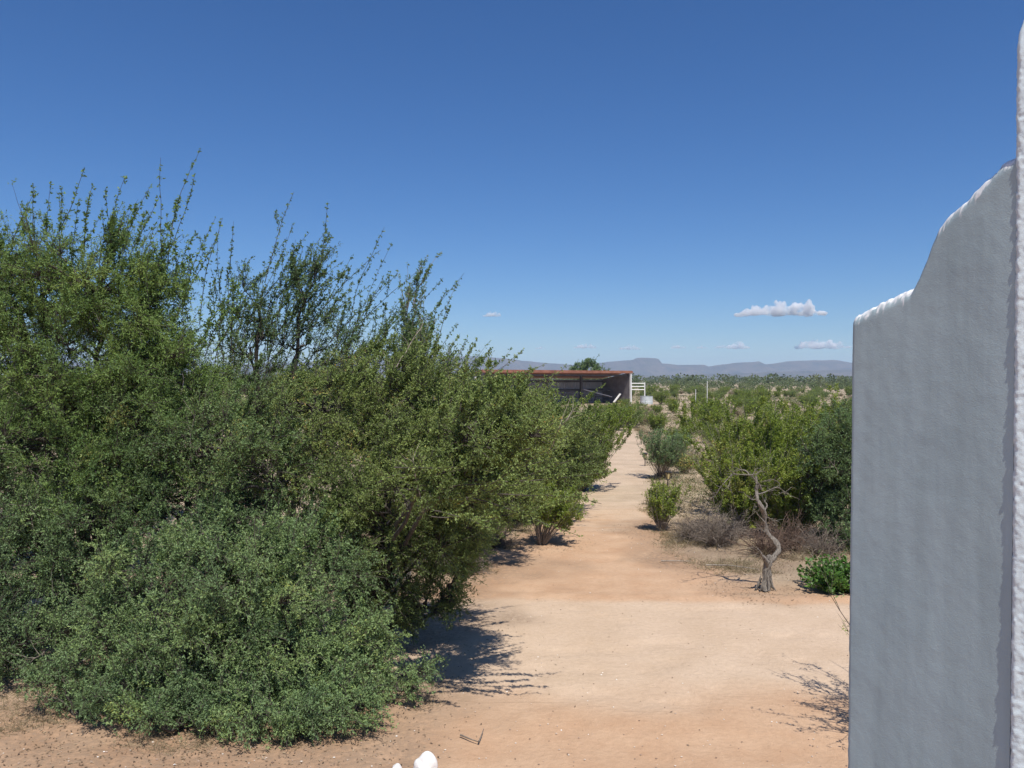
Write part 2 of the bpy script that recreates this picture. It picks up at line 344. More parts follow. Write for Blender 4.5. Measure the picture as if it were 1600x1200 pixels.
def leafy_tree(name, base, blobs, leafm, barkm, label, cat, stems=4, twigs=1500, leaf=.026, aspect=.42, spur=.10, per=9, nl=7,
               lean=(.10, 0, .10), plumes=(), shell=.45, droop=0.0, group=None, trunk_r=.06, tl=.5, bare=0, cz=.08, low=.04, clump=.82, shoots=0, slen=.7, sdir=.35):
    """blobs: (x,y,z, rx,ry,rz, weight, tint) in world space; plumes: (x,y,z, dx,dy,dz, count, length, spread)"""
    base = np.array(base, float)
    root = empty(name, tuple(base)); tag(root, label, cat, group)
    W = MB(); Lf = MB()
    tot = sum(b[6] for b in blobs); limbP = []
    for s, bl in enumerate(blobs):
        c = np.array(bl[:3]); off = rng.normal(0, .10, 3) * np.array([1, 1, 0])
        S = np.array([base + off]); K = 12
        P = curve(S, c[None] + rng.normal(0, .1, (1, 3)), np.array([[0, 0, .25 * abs(c[2] - base[2])]]), K, .035)
        r = np.linspace(trunk_r, trunk_r * .35, K)[None] * rng.uniform(.7, 1.1)
        v, f = tubes(P, r, 7); W.add(v - base, f, .3); limbP.append(P[0])
    limb = np.concatenate(limbP)[3:] if len(limbP) else base[None]
    TW = []; TT = []
    for bl in blobs:
        c = np.array(bl[:3]); r = np.array(bl[3:6]); n = max(int(twigs * bl[6] / tot), 10); tint = bl[7]
        m = max(n // 19, 4)
        sub = blob_pts(c, r * .86, m, .3); sub[:, 2] = np.maximum(sub[:, 2], base[2] + .12)
        d2 = ((sub[:, None] - limb[None]) ** 2).sum(2) + 2.0 * np.maximum(limb[None, :, 2] - sub[:, None, 2], 0) ** 2
        S = limb[np.argmin(d2, 1)]
        P = curve(S, sub, np.array([0, 0, .10]) + rng.normal(0, .06, sub.shape), 7, .02)
        v, f = tubes(P, np.linspace(.016, .007, 7)[None] * rng.uniform(.6, 1.5, (m, 1)), 4); W.add(v - base, f, .3)
        tg = blob_pts(c, r, n, shell)
        k = rng.random(n) < clump; q = rng.integers(0, m, n); od = unit(sub[q] - c)
        cr = (.16 * r.mean() + .05)
        tg = np.where(k[:, None], sub[q] + od * cr * rng.uniform(-.3, 2.2, (n, 1)) + rng.normal(0, 1, (n, 3)) * cr * np.array([.62, .62, .55]) + (np.array([sdir, 0, .9]) * rng.uniform(-1, 1, (n, 1)) + rng.normal(0, .2, (n, 3))) * cr * 1.9, tg); tg[:, 2] = np.maximum(tg[:, 2], base[2] + low + rng.uniform(0, .1, n))
        near = np.argmin(((tg[:, None] - sub[None]) ** 2).sum(2), 1); S = sub[near]
        outw = unit(tg - c) * .12
        P = curve(S, tg + np.array(lean) * rng.uniform(.3, 1.6, (n, 1)) + rng.normal(0, .05, tg.shape), outw + np.array([0, 0, cz + droop]) + rng.normal(0, .03, tg.shape), 7, .006)
        P[:, :, 2] = np.maximum(P[:, :, 2], base[2] + .03)
        TW.append(P)
        cl = rng.normal(0, .13, m)[near]
        TT.append(np.clip(tint + cl + rng.normal(0, .05, n), 0, 1))
    TW = np.concatenate(TW); TT = np.concatenate(TT)
    v, f = tubes(TW, np.linspace(.0045, .0016, 7)[None].repeat(len(TW), 0), 3); W.add(v - base, f, .4)
    T0 = TW - base
    leaf_cloud(Lf, T0, per, nl, spur, leaf, aspect, TT, .2, out=.95)
    if bare:                                               # dead pale twigs standing out of the crown
        k = rng.choice(len(TW), bare, False); s = TW[k, -1]; o = unit(s - base)
        P = grow(s - o * .35, o + rng.normal(0, .45, s.shape), rng.uniform(.4, .8, bare), 7, .16, np.array([0, 0, .03]))
        for q in range(bare):
            B = MB(); v, f = tubes(P[q:q + 1] - base, np.linspace(.009, .002, 7)[None], 5); B.add(v, f)
            p2, t2, _, _ = along(P[q:q + 1], 4, .3, .9)
            P2 = grow(p2, t2 + rng.normal(0, .6, p2.shape), rng.uniform(.1, .35, len(p2)), 5, .2, 0)
            v, f = tubes(P2 - base, np.linspace(.004, .0015, 5)[None].repeat(len(P2), 0), 3); B.add(v, f)
            B.build('dead_twig', M_dead, root)
    if shoots:
        wts = np.array([b_[6] for b_ in blobs]) * np.array([b_[2] > np.median([q[2] for q in blobs]) - .05 for b_ in blobs]); wts = wts / wts.sum()
        for q in rng.choice(len(blobs), shoots, p=wts):
            bl = blobs[q]; plumes = plumes + ((bl[0] + rng.uniform(-.6, .6) * bl[3], bl[1] + rng.uniform(-.5, .3) * bl[4], bl[2] + bl[5] * .55, sdir + rng.normal(0, .2), rng.normal(0, .1), 1.0, 1, slen * rng.uniform(.6, 1.3), .05),)
    for (x, y, z, dx, dy, dz, n, L, spread) in plumes:
        S = np.array([[x, y, z]]) + rng.normal(0, 1, (n, 3)) * np.array([spread, spread * .7, .12])
        D = unit(np.array([[dx, dy, dz]]) + rng.normal(0, .16, (n, 3)))
        P = grow(S, D, L * rng.uniform(.55, 1.15, n), 12, .06, np.array([.018, 0, .004]))
        P2a, t2, tt, _ = along(P, 2, .15, .7)
        P2 = grow(P2a, unit(t2 + rng.normal(0, .35, t2.shape)), L * rng.uniform(.2, .45, len(P2a)) * (1.1 - tt), 12, .06, np.array([.01, 0, .04]))
        Q = np.concatenate([P, P2])
        v, f = tubes(Q - base, np.concatenate([np.linspace(.0065, .002, 12)[None].repeat(len(P), 0), np.linspace(.0035, .0016, 12)[None].repeat(len(P2), 0)]), 4)
        W.add(v, f, .2)
        leaf_cloud(Lf, P - base, 46, 6, .05, leaf * .95, .55, tl, .02, tvar=.15)
        leaf_cloud(Lf, P2 - base, 24, 5, .042, leaf * .95, .55, tl, .05, tvar=.15)
    W.build('stems', barkm, root); Lf.build('foliage', leafm, root)
    return root

def fan_shrub_mb(h, wd, stems, leaves, leaf, seed, bare=.25, twigr=.004, upright=.05, aspect=.5, tint=.5, lean=.03, mats=(0, 1), wander=.07):
    """creosote-like shrub: many wiry stems fanning from one base. returns (wood MB, leaf MB)"""
    global rng
    keep = rng; rng = np.random.default_rng(seed)
    W = MB(); L = MB()
    a = rng.uniform(0, 2 * np.pi, stems); tl_ = rng.uniform(.05, 1, stems) ** .7 * math.atan2(wd / 2, h * .75)
    D = np.stack([np.cos(a) * np.sin(tl_), np.sin(a) * np.sin(tl_), np.cos(tl_)], 1)
    S = np.stack([np.cos(a), np.sin(a), a * 0], 1) * rng.uniform(0, .05, (stems, 1)) * wd
    Ls = h * rng.uniform(.65, 1.08, stems) / np.maximum(np.cos(tl_), .75)
    P = grow(S, D, Ls, 9, wander, np.array([lean, 0, upright]))
    v, f = tubes(P, np.linspace(twigr * 2.0, twigr * .6, 9)[None].repeat(stems, 0), 4); W.add(v, f, .3, mats[0])
    p, t, tt, _ = along(P, 5, bare, .95)
    P2 = grow(p, unit(t + rng.normal(0, .42, t.shape)), h * .30 * rng.uniform(.5, 1.2, len(p)) * (1.15 - .6 * tt), 6, .10, np.array([lean, 0, upright * 1.5]))
    v, f = tubes(P2, np.linspace(twigr * .9, twigr * .35, 6)[None].repeat(len(P2), 0), 3); W.add(v, f, .3, mats[0])
    p3, t3, _, par = along(P2, 2, .2, .8)
    P3 = grow(p3, unit(t3 + rng.normal(0, .5, t3.shape)), h * .13 * rng.uniform(.5, 1.2, len(p3)), 4, .1, np.array([0, 0, upright]))
    v, f = tubes(P3, np.linspace(twigr * .5, twigr * .3, 4)[None].repeat(len(P3), 0), 3); W.add(v, f, .3, mats[0])
    if leaves > 0:
        n2 = max(int(leaves / (len(P2) * 3)), 1)
        ti = np.clip(tint + rng.normal(0, .15, len(P2)), 0, 1)
        leaf_cloud(L, P2, n2, 3, leaf * 1.6, leaf, aspect, ti, .15, mat=mats[1])
        ti3 = ti[par] if len(par) == len(P3) else .5
        leaf_cloud(L, P3, max(n2 // 2, 1), 3, leaf * 1.6, leaf, aspect, ti3, .15, mat=mats[1])
    rng = keep
    return W, L

# ------------------------------------------------------------ the large shrubs on the left
def pb(px, py, d, rw, rh, rd, wt, tint):
    """crown clump measured off the photograph: centre pixel, distance, half width / height in pixels, half depth in metres"""
    x, y, z = px2w(px, py, d); k = d / 1300
    return (x, y, z, rw * k, rd, rh * k, wt, tint)
leafy_tree('acacia_shrub', (-3.1, 8.95, 0), [
    pb(250, 925, 9.0, 140, 72, .6, 2.6, .35), pb(395, 935, 8.9, 140, 85, .7, 3, .45), pb(500, 900, 9.3, 80, 60, .5, 1.4, .4), pb(175, 1010, 8.8, 90, 72, .5, 1.7, .35), pb(320, 1025, 8.6, 140, 75, .6, 2.8, .45),
    pb(465, 1015, 8.7, 125, 80, .6, 2.6, .5), pb(250, 1090, 8.35, 105, 40, .35, 1.4, .4), pb(420, 1105, 8.3, 120, 42, .35, 1.6, .5), pb(545, 1050, 8.8, 70, 32, .3, .9, .5), pb(565, 1010, 8.9, 55, 38, .35, .9, .5), pb(625, 1068, 8.7, 42, 12, .15, .28, .5), pb(400, 1138, 7.95, 110, 26, .3, 1.0, .45), pb(530, 1115, 8.1, 80, 30, .3, .8, .5), pb(270, 1118, 8.1, 80, 26, .3, .7, .4),
    pb(340, 865, 9.4, 90, 50, .4, 1.2, .5), pb(120, 1085, 8.5, 60, 40, .3, .7, .3)],
    M_blue, M_bark, 'bluish green spreading acacia in front, low branches drooping onto the sand', 'shrub', twigs=6400, shoots=60, slen=.42, sdir=.25, leaf=.026, aspect=.36, spur=.11, per=9, nl=7, bare=10, cz=.12, lean=(.07, -.03, .02), clump=.8)
leafy_tree('acacia_shrub', (-6.1, 9.9, 0), [
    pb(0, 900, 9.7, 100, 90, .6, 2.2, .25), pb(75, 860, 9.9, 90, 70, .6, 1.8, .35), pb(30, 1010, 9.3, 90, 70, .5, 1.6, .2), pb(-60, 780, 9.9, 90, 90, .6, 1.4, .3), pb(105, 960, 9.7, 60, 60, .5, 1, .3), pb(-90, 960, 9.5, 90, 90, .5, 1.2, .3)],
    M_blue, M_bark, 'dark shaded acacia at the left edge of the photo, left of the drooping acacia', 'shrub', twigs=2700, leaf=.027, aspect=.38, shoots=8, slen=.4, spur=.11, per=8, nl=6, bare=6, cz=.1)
leafy_tree('acacia_shrub', (-3.9, 10.1, 0), [
    pb(330, 700, 10.1, 105, 75, .6, 2, .5), pb(290, 800, 10.0, 115, 75, .6, 2, .35), pb(425, 760, 9.9, 85, 85, .6, 1.8, .5), pb(170, 810, 9.9, 85, 60, .5, 1.3, .3), pb(225, 690, 10.2, 80, 70, .5, 1.3, .6), pb(430, 850, 9.8, 90, 60, .5, 1.2, .35), pb(270, 760, 10.3, 90, 60, .5, 1.1, .25)],
    M_acacia, M_bark, 'mid green acacia between the tall feathery tree and the olive thorn shrub', 'shrub', twigs=2700, leaf=.026, aspect=.38, shoots=40, slen=.5, spur=.11, per=8, nl=7, bare=8, cz=.12)
leafy_tree('mesquite_tree', (-5.3, 10.8, 0), [
    pb(150, 455, 10.6, 130, 75, .8, 2.6, .5), pb(60, 500, 10.6, 100, 90, .8, 2.2, .45), pb(235, 495, 10.6, 52, 70, .6, 1.4, .55), pb(110, 580, 10.4, 140, 85, .8, 2.8, .4), pb(0, 430, 10.8, 70, 70, .7, 1.4, .3), pb(-70, 540, 10.8, 90, 130, .8, 1.8, .3),
    pb(225, 600, 10.4, 85, 85, .7, 2.0, .45), pb(170, 670, 10.5, 110, 60, .6, 1.3, .3), pb(50, 690, 10.2, 120, 85, .7, 2.3, .35), pb(165, 730, 10.2, 110, 80, .6, 1.8, .3), pb(285, 575, 10.7, 30, 45, .4, .5, .4), pb(-20, 800, 10.3, 110, 80, .6, 1.4, .3)],
    M_verde, M_bark, 'tallest tree at left with soft yellow green feathery foliage', 'tree', twigs=6300, shoots=22, slen=1.0, sdir=.12, leaf=.030, aspect=.30, spur=.13, per=9, nl=7, trunk_r=.08, lean=(.06, 0, .06), bare=6, tl=.35,
    plumes=((-5.6, 10.7, 4.55, .0, 0, 1, 14, 1.6, .5), (-4.6, 10.7, 4.2, .15, 0, 1, 11, 1.75, .3), (-4.2, 10.6, 3.7, .28, 0, 1, 8, 1.5, .2), (-6.4, 10.7, 4.3, -.05, 0, 1, 6, 1.1, .35), (-4.05, 10.7, 2.9, .3, 0, 1, 3, .8, .15)))
leafy_tree('acacia_tree', (-3.8, 13.0, 0), [
    pb(395, 560, 12.8, 55, 60, .5, 1.8, .3), pb(470, 550, 12.8, 60, 70, .5, 2, .3), pb(535, 570, 12.8, 50, 55, .4, 1.4, .35), pb(420, 640, 12.7, 85, 50, .6, 1.8, .3), pb(520, 640, 12.6, 75, 50, .5, 1.5, .4), pb(400, 480, 12.8, 40, 40, .3, .7, .3), pb(480, 470, 12.8, 40, 45, .3, .8, .3)],
    M_acacia, M_bark, 'dark upright acacia with whippy leafy shoots leaning right against the sky', 'tree', twigs=950, shoots=16, slen=1.1, sdir=.4, leaf=.028, aspect=.4, spur=.09, per=8, nl=6, trunk_r=.06, lean=(.12, 0, .18), tl=.35,
    plumes=((-4.35, 12.8, 3.6, .02, 0, 1, 9, 2.0, .16), (-3.9, 12.8, 3.8, .28, 0, 1, 15, 2.0, .28), (-3.3, 12.8, 3.6, .42, 0, 1, 15, 2.1, .32), (-2.75, 12.7, 3.3, .6, 0, 1, 12, 2.1, .3), (-3.2, 12.7, 4.3, .55, 0, 1, 5, 1.3, .2)))
leafy_tree('acacia_tree', (-1.7, 13.2, 0), [
    pb(648, 520, 13.1, 25, 60, .3, 1.2, .2), pb(665, 590, 13.1, 50, 40, .4, 1.4, .3), pb(600, 590, 13.1, 50, 40, .4, 1.2, .35)],
    M_acacia, M_greybark, 'thin greyish acacia with sparse upright shoots, left of the shed', 'tree', twigs=260, shoots=10, slen=1.0, sdir=.1, leaf=.030, spur=.08, per=7, nl=5, trunk_r=.04, lean=(.05, 0, .25), tl=.3,
    plumes=((-1.55, 13.1, 3.3, -.02, 0, 1, 14, 1.9, .14), (-1.9, 13.1, 3.0, -.12, 0, 1, 5, 1.5, .2), (-1.2, 13.1, 3.0, .08, 0, 1, 5, 1.3, .2), (-.8, 13.1, 2.9, .5, 0, 1, 7, 1.2, .25)))
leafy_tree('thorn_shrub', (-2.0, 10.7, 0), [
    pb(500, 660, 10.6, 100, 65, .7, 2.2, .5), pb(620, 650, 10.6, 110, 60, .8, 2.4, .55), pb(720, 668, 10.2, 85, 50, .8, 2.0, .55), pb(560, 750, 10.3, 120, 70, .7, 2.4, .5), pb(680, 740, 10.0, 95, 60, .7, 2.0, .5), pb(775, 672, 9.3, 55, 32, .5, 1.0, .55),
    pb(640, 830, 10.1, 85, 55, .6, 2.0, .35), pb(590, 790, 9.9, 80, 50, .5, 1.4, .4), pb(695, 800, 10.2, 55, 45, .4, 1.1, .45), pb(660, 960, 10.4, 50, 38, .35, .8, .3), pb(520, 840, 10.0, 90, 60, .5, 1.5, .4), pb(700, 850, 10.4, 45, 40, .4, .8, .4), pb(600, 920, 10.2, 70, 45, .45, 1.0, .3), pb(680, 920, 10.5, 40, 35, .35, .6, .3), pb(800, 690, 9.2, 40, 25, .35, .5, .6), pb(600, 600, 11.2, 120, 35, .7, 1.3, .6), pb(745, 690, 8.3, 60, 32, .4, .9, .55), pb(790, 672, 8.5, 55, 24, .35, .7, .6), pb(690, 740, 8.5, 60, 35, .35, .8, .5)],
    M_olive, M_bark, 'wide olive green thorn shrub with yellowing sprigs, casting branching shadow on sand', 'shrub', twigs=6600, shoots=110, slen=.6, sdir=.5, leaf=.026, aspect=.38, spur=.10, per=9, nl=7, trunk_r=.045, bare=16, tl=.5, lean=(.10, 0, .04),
    plumes=((-.7, 8.4, 2.4, 1.0, .2, .2, 16, 1.25, .3), (-.8, 8.2, 2.2, .9, -.1, .12, 14, 1.1, .25), (-.3, 8.7, 2.6, .9, .4, .35, 12, 1.1, .25), (-.6, 10.2, 2.9, .9, .2, .75, 8, 1.1, .3), (-.9, 10.0, 2.1, 1, 0, .2, 7, .8, .2), (-1.2, 10.6, 3.0, .6, .2, 1, 6, 1.0, .3), (-.3, 9.4, 2.8, 1, .3, .4, 5, .8, .2)))
leafy_tree('thorn_shrub', (-2.6, 15.2, 0), [
    pb(500, 640, 15.3, 130, 50, 1.0, 2.2, .6), pb(650, 648, 15.2, 130, 45, 1.0, 2.2, .6), pb(770, 672, 15.4, 90, 48, 1, 2, .5), pb(350, 640, 15.2, 120, 50, 1, 1.6, .5), pb(740, 740, 14.9, 75, 50, .7, 1.4, .4), pb(800, 715, 15.6, 65, 50, .8, 1.5, .5), pb(760, 790, 15.0, 70, 42, .6, 1.3, .35), pb(715, 840, 14.6, 50, 35, .5, .8, .35), pb(220, 650, 15.2, 130, 50, 1, 1.4, .5)],
    M_olive, M_bark, 'broad yellowish green thorn thicket in the middle distance behind the olive shrub', 'shrub', twigs=4000, shoots=40, slen=.7, sdir=.6, leaf=.034, spur=.12, per=8, nl=6, trunk_r=.05, bare=8,
    plumes=((-.2, 15.4, 2.7, .9, 0, .6, 7, 1.3, .4), (-1.3, 15.4, 3.0, .5, 0, 1, 8, 1.3, .4)))
leafy_tree('thorn_shrub', (.2, 19.8, 0), [
    pb(740, 690, 19.8, 80, 50, 1.2, 1.4, .5), pb(825, 690, 19.9, 75, 50, 1.1, 2.2, .45), pb(855, 752, 19.6, 50, 32, .7, 1.3, .35), pb(790, 785, 18.9, 60, 32, .6, 1.2, .35), pb(905, 722, 21.5, 32, 28, .5, .7, .5), pb(870, 710, 20.2, 45, 45, .8, 1.3, .35), pb(810, 745, 19.4, 60, 35, .7, 1.2, .4), pb(620, 660, 20, 90, 50, 1, 1.2, .5)],
    M_olive, M_bark, 'grey green thorn shrub at the left edge of the path, behind the small round creosote', 'shrub', twigs=3000, shoots=16, slen=.7, sdir=.9, leaf=.042, spur=.14, per=8, nl=6, trunk_r=.05, lean=(.2, 0, .1),
    plumes=((.7, 20, 2.3, 1, 0, .35, 10, 1.2, .4),))

for (x, y, cs, lb, m_) in (
    (-7.6, 14.2, ((60, 680, 130, 70), (180, 640, 110, 50), (-40, 720, 110, 80), (120, 780, 120, 60)), 'thorn shrub behind the tall feathery tree, seen through its gaps', 'M_acacia'),
    (-4.6, 17.8, ((430, 640, 120, 42), (300, 660, 110, 45), (520, 680, 100, 45), (400, 740, 120, 50)), 'thorn shrub behind the dark upright acacia, low and dense', 'M_olive'),
    (-10.5, 19.5, ((40, 640, 120, 42), (140, 660, 120, 45), (230, 640, 100, 36)), 'thorn shrub farthest back on the left, under the mountains', 'M_olive')):
    leafy_tree('thorn_shrub', (x, y, 0), [pb(a, b_, y, c_, d_, 1.0, 1.4, .35) for a, b_, c_, d_ in cs], globals()[m_], M_bark, lb, 'shrub', twigs=1300, leaf=.05, spur=.14, per=8, nl=6, clump=.5)
def fan_thing(name, x, y, h, wd, stems, leaves, leaf, seed, leafm, barkm, label, cat='shrub', **k):
    z = float(zf(np.array([x]), np.array([y]))[0]) - .02
    r = empty(name, (x, y, z)); tag(r, label, cat)
    W, L = fan_shrub_mb(h, wd, stems, leaves, leaf, seed, mats=(0, 0), **k)
    W.build('stems', barkm, r)
    if leaves: L.build('foliage', leafm, r)
    return r
fan_thing('creosote_bush', 2.1, 25.5, 2.3, 3.0, 150, 90000, .040, 5, M_creo, M_greybark, 'tall yellow green creosote bush at the left edge of the path, below the shed', upright=.10, bare=.06)
fan_thing('creosote_bush', .9, 23.6, 2.1, 2.6, 110, 60000, .042, 6, M_creo, M_greybark, 'darker creosote bush pressed between the thorn shrub and the tall creosote', upright=.08, tint=.4, bare=.06)
fan_thing('creosote_bush', .62, 17.1, 1.12, 1.3, 80, 19000, .032, 7, M_creo, M_greybark, 'small creosote bush with bare grey lower stems on sand left of the path', lean=.09, bare=.45)
fan_thing('creosote_bush', 3.35, 18.6, .98, 1.05, 70, 12000, .030, 8, M_creo, M_greybark, 'low upright yellow green bush right of the path', upright=.12, tint=.7)
fan_thing('creosote_bush', 6.3, 20.6, 2.55, 3.9, 150, 110000, .036, 9, M_creo, M_greybark, 'large bright creosote bush behind the bare dead tree', bare=.06, tint=.6)
fan_thing('creosote_bush', 5.2, 18.2, 1.75, 3.1, 140, 84000, .032, 10, M_creo, M_greybark, 'rounded creosote bush directly behind the dead tree, twiggy brush at its foot', bare=.1, tint=.7)
fan_thing('creosote_bush', 6.0, 17.9, 1.6, 2.6, 120, 64000, .031, 14, M_creo, M_greybark, 'creosote bush right of the dead trunk, beside the dark mesquite', bare=.1, tint=.45)
fan_thing('creosote_bush', 8.8, 24.5, 2.4, 3.4, 110, 60000, .040, 15, M_creo, M_greybark, 'creosote bush farther back beside the wall, above the dark mesquite', bare=.15, tint=.4)
fan_thing('creosote_bush', 6.9, 55, 1.3, 2.2, 60, 9000, .07, 81, M_creo, M_greybark, 'bush closing the far end of the path, left one of two')
fan_thing('brittle_shrub', 8.2, 58, 1.3, 2.4, 70, 7000, .07, 82, M_olive, M_brush, 'greyish shrub closing the far end of the path, right one of two')
fan_thing('brittle_shrub', 5.1, 28.5, 1.55, 2.0, 70, 11000, .040, 16, M_blue, M_brush, 'grey green twiggy shrub behind the lone garden light at the path edge', tint=.3, bare=.3)
fan_thing('brittle_shrub', 7.0, 27.0, 1.3, 2.2, 70, 4000, .036, 17, M_olive, M_brush, 'pale half dead shrub between the path and the large creosote', tint=.8, bare=.2)
for k, (x, y, h, wd, s, m_, lb) in enumerate((
    (4.35, 17.3, .8, 1.7, 68, M_brush, 'second grey tangle of brush, under the rounded creosote bush'),
    (5.5, 16.5, .7, 1.6, 69, M_redbrush, 'reddish brown brush right behind the trunk, under the creosote bush'),
    (4.15, 16.9, .75, 1.5, 61, M_brush, 'grey tangle of dead brush left of the dead tree'),
    (4.9, 16.0, .65, 1.5, 62, M_redbrush, 'reddish brown dead brush just behind the dead tree trunk'),
    (6.0, 16.1, .60, 1.7, 63, M_brush, 'brown dead brush on the ground right of the dead tree'),
    (3.75, 17.6, .55, 1.0, 64, M_brush, 'thin dry brush beside the low yellow green bush'),
    (6.9, 25.2, .9, 1.6, 65, M_dead, 'whitish dry twigs behind the second garden light'),
    (-.35, 16.8, .55, 1.3, 66, M_brush, 'dry brown brush left of the small creosote'),
    (-.75, 14.6, .45, 1.0, 67, M_brush, 'low dead brush at the foot of the olive shrub'))):
    fan_thing('dead_brush', x, y, h, wd, 110, 0, .02, s, None, m_, lb, 'dead brush', upright=-.03, twigr=.0035, bare=.1, wander=.26)

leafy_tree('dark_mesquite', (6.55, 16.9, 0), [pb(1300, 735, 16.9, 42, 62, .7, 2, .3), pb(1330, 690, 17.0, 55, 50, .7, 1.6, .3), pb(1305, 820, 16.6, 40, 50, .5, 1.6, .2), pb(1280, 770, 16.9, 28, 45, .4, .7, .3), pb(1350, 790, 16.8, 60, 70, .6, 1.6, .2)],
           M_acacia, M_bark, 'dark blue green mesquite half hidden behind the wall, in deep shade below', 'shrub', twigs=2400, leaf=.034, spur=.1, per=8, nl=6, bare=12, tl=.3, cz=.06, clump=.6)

# bright leafy plant by the wall
r = empty('leafy_plant', (5.25, 13.35, 0)); tag(r, 'low bright green leafy plant at the foot of the wall', 'plant')
W = MB(); L = MB()
n = 150; a = rng.uniform(0, 6.28, n); el = rng.uniform(.1, 1.2, n)
D = np.stack([np.cos(a) * np.cos(el), np.sin(a) * np.cos(el) * .8, np.sin(el)], 1)
P = grow(np.zeros((n, 3)) + rng.normal(0, .05, (n, 3)) * [1, 1, 0], D, rng.uniform(.35, .72, n) * (1.25 - .45 * np.sin(el)), 7, .08, np.array([0, 0, .03]))
P[:, :, 2] = np.maximum(P[:, :, 2], .02)
v, f = tubes(P, np.linspace(.006, .003, 7)[None].repeat(n, 0), 4); W.add(v, f)
leaf_cloud(L, P, 44, 1, .04, .062, .66, np.clip(rng.normal(.5, .15, n), 0, 1), .25, up=1.5, out=.2)
W.build('stems', M_greybark, r); L.build('foliage', M_bright, r)

# ------------------------------------------------------------ dead tree
def dead_tree():
    D0 = 13.4; base = np.array([(1197 - 800) / 1300 * D0, D0, 0.0])
    r = empty('dead_tree', tuple(base)); tag(r, 'bare crooked grey dead tree with a forked trunk beside the road', 'tree')
    def q(px, py, dy=0.0): return np.array([(px - 800) / 1300 * (D0 + dy), D0 + dy, CAMH - (py - 592) / 1300 * (D0 + dy)]) - base
    T = MB()
    def limb(mb, pts, r0, r1, sides=10, sub=5):
        P = np.array([q(*p) for p in pts]); n = len(P); tt = np.linspace(0, n - 1, (n - 1) * sub + 1); out = []
        for t in tt:
            i = min(int(t), n - 2); f = t - i
            p0, p1, p2, p3 = P[max(i - 1, 0)], P[i], P[i + 1], P[min(i + 2, n - 1)]
            out.append(.5 * (2 * p1 + (p2 - p0) * f + (2 * p0 - 5 * p1 + 4 * p2 - p3) * f * f + (3 * p1 - p0 - 3 * p2 + p3) * f ** 3))
        out = np.array(out); rr = np.interp(tt, np.linspace(0, n - 1, len(r0) if hasattr(r0, '__len__') else 2), r0 if hasattr(r0, '__len__') else [r0, r1])
        v, fc = tubes(out[None], rr[None], sides)
        # fluted, weathered wood
        k = len(out); ang = np.tile(np.arange(sides), k) / sides * 6.283; ax = np.repeat(out, sides, 0); rad = np.repeat(rr, sides)
        v = ax + (v - ax) * (1 + .16 * np.sin(ang * 3 + v[:, 2] * 9) + .10 * np.sin(ang * 5 - v[:, 2] * 23))[:, None]
        v = v + (v - ax) * ((fbm(v[:, 0] * 30 + v[:, 1] * 17, v[:, 2] * 12, 1.0, 3, 71) - .5) * 1.0)[:, None]; mb.add(v, fc); base_i = np.arange(sides)
        mb.add(v[-sides:], base_i[None])
    limb(T, [(1197, 922), (1198, 905), (1199, 890), (1203, 875), (1206, 868)], (.078, .062, .056, .052, .043), 0, 18)
    limb(T, [(1203, 876), (1211, 868), (1217, 858, .05), (1212, 847, .1), (1203, 838, .1), (1196, 826, .1), (1195, 812, .05)], (.048, .042, .039, .038, .036, .034, .033), 0, 14)
    limb(T, [(1195, 812, .05), (1195, 803), (1190, 792, -.05), (1184, 782, -.05), (1182, 768), (1183, 755), (1181, 745)], (.033, .036, .033, .029, .025, .021, .015), 0, 12)
    limb(T, [(1202, 884), (1196, 874, -.08), (1192, 868, -.12)], (.05, .038, .015), 0, 10)
    for pts, a, b in (
        ([(1193, 870, -.1), (1188, 862, -.15), (1182, 855, -.2)], .022, .006), ([(1195, 816), (1189, 809, -.05), (1183, 803, -.1)], .016, .005),
        ([(1196, 832, .1), (1189, 827, 0), (1183, 823, -.1)], .018, .006),
        ([(1193, 800, 0), (1199, 790, .1), (1195, 784, .15)], .024, .014), ([(1190, 765, .05), (1186, 756), (1177, 746), (1176, 742)], .02, .012),
        ([(1176, 742), (1164, 742, -.1), (1152, 741, -.2), (1145, 740, -.25)], .014, .006), ([(1172, 743), (1166, 736, .1), (1158, 734, .15), (1150, 737, .2), (1144, 741, .3)], .014, .006),
        ([(1176, 742), (1179, 737), (1179, 731)], .012, .006), ([(1176, 742), (1184, 739, .1), (1190, 734, .2)], .011, .004),
        ([(1144, 741, .3), (1141, 751, .3), (1138, 760, .2), (1130, 766, .2)], .008, .004), ([(1145, 740, -.25), (1134, 752, -.3), (1124, 764, -.3), (1119, 773, -.3), (1108, 781, -.3)], .009, .004),
        ([(1183, 772), (1193, 770, .1), (1204, 765, .15), (1212, 762, .2)], .012, .010), ([(1212, 762, .2), (1219, 757, .2), (1214, 752, .15), (1206, 749, .1), (1200, 750, .1)], .011, .004),
        ([(1212, 762, .2), (1219, 763, .2), (1226, 768, .3), (1232, 771, .3)], .011, .004), ([(1184, 779), (1176, 781, -.1), (1170, 777, -.15)], .012, .004),
        ([(1195, 806), (1206, 812, .2), (1217, 822, .3)], .010, .004), ([(1187, 792), (1178, 791, -.1)], .009, .003)):
        B = MB(); limb(B, pts, a * .72, b * .6, 7, 4); 
        P_ = np.array([q(*p) for p in pts])[None]; pp, tt_, _, _ = along(P_, max(3, len(pts) + 1), .25, 1.0)
        tw_ = grow(pp, unit(tt_ + rng.normal(0, .7, tt_.shape)), rng.uniform(.08, .34, len(pp)), 6, .3, 0); v_, f_ = tubes(tw_, np.linspace(.0045, .0015, 6)[None].repeat(len(pp), 0), 4); B.add(v_, f_)
        B.build('branch', M_snag, r, smooth=True)
    T.build('trunk', M_snag, r, smooth=True)
    # frayed bark at the foot
    K = MB()
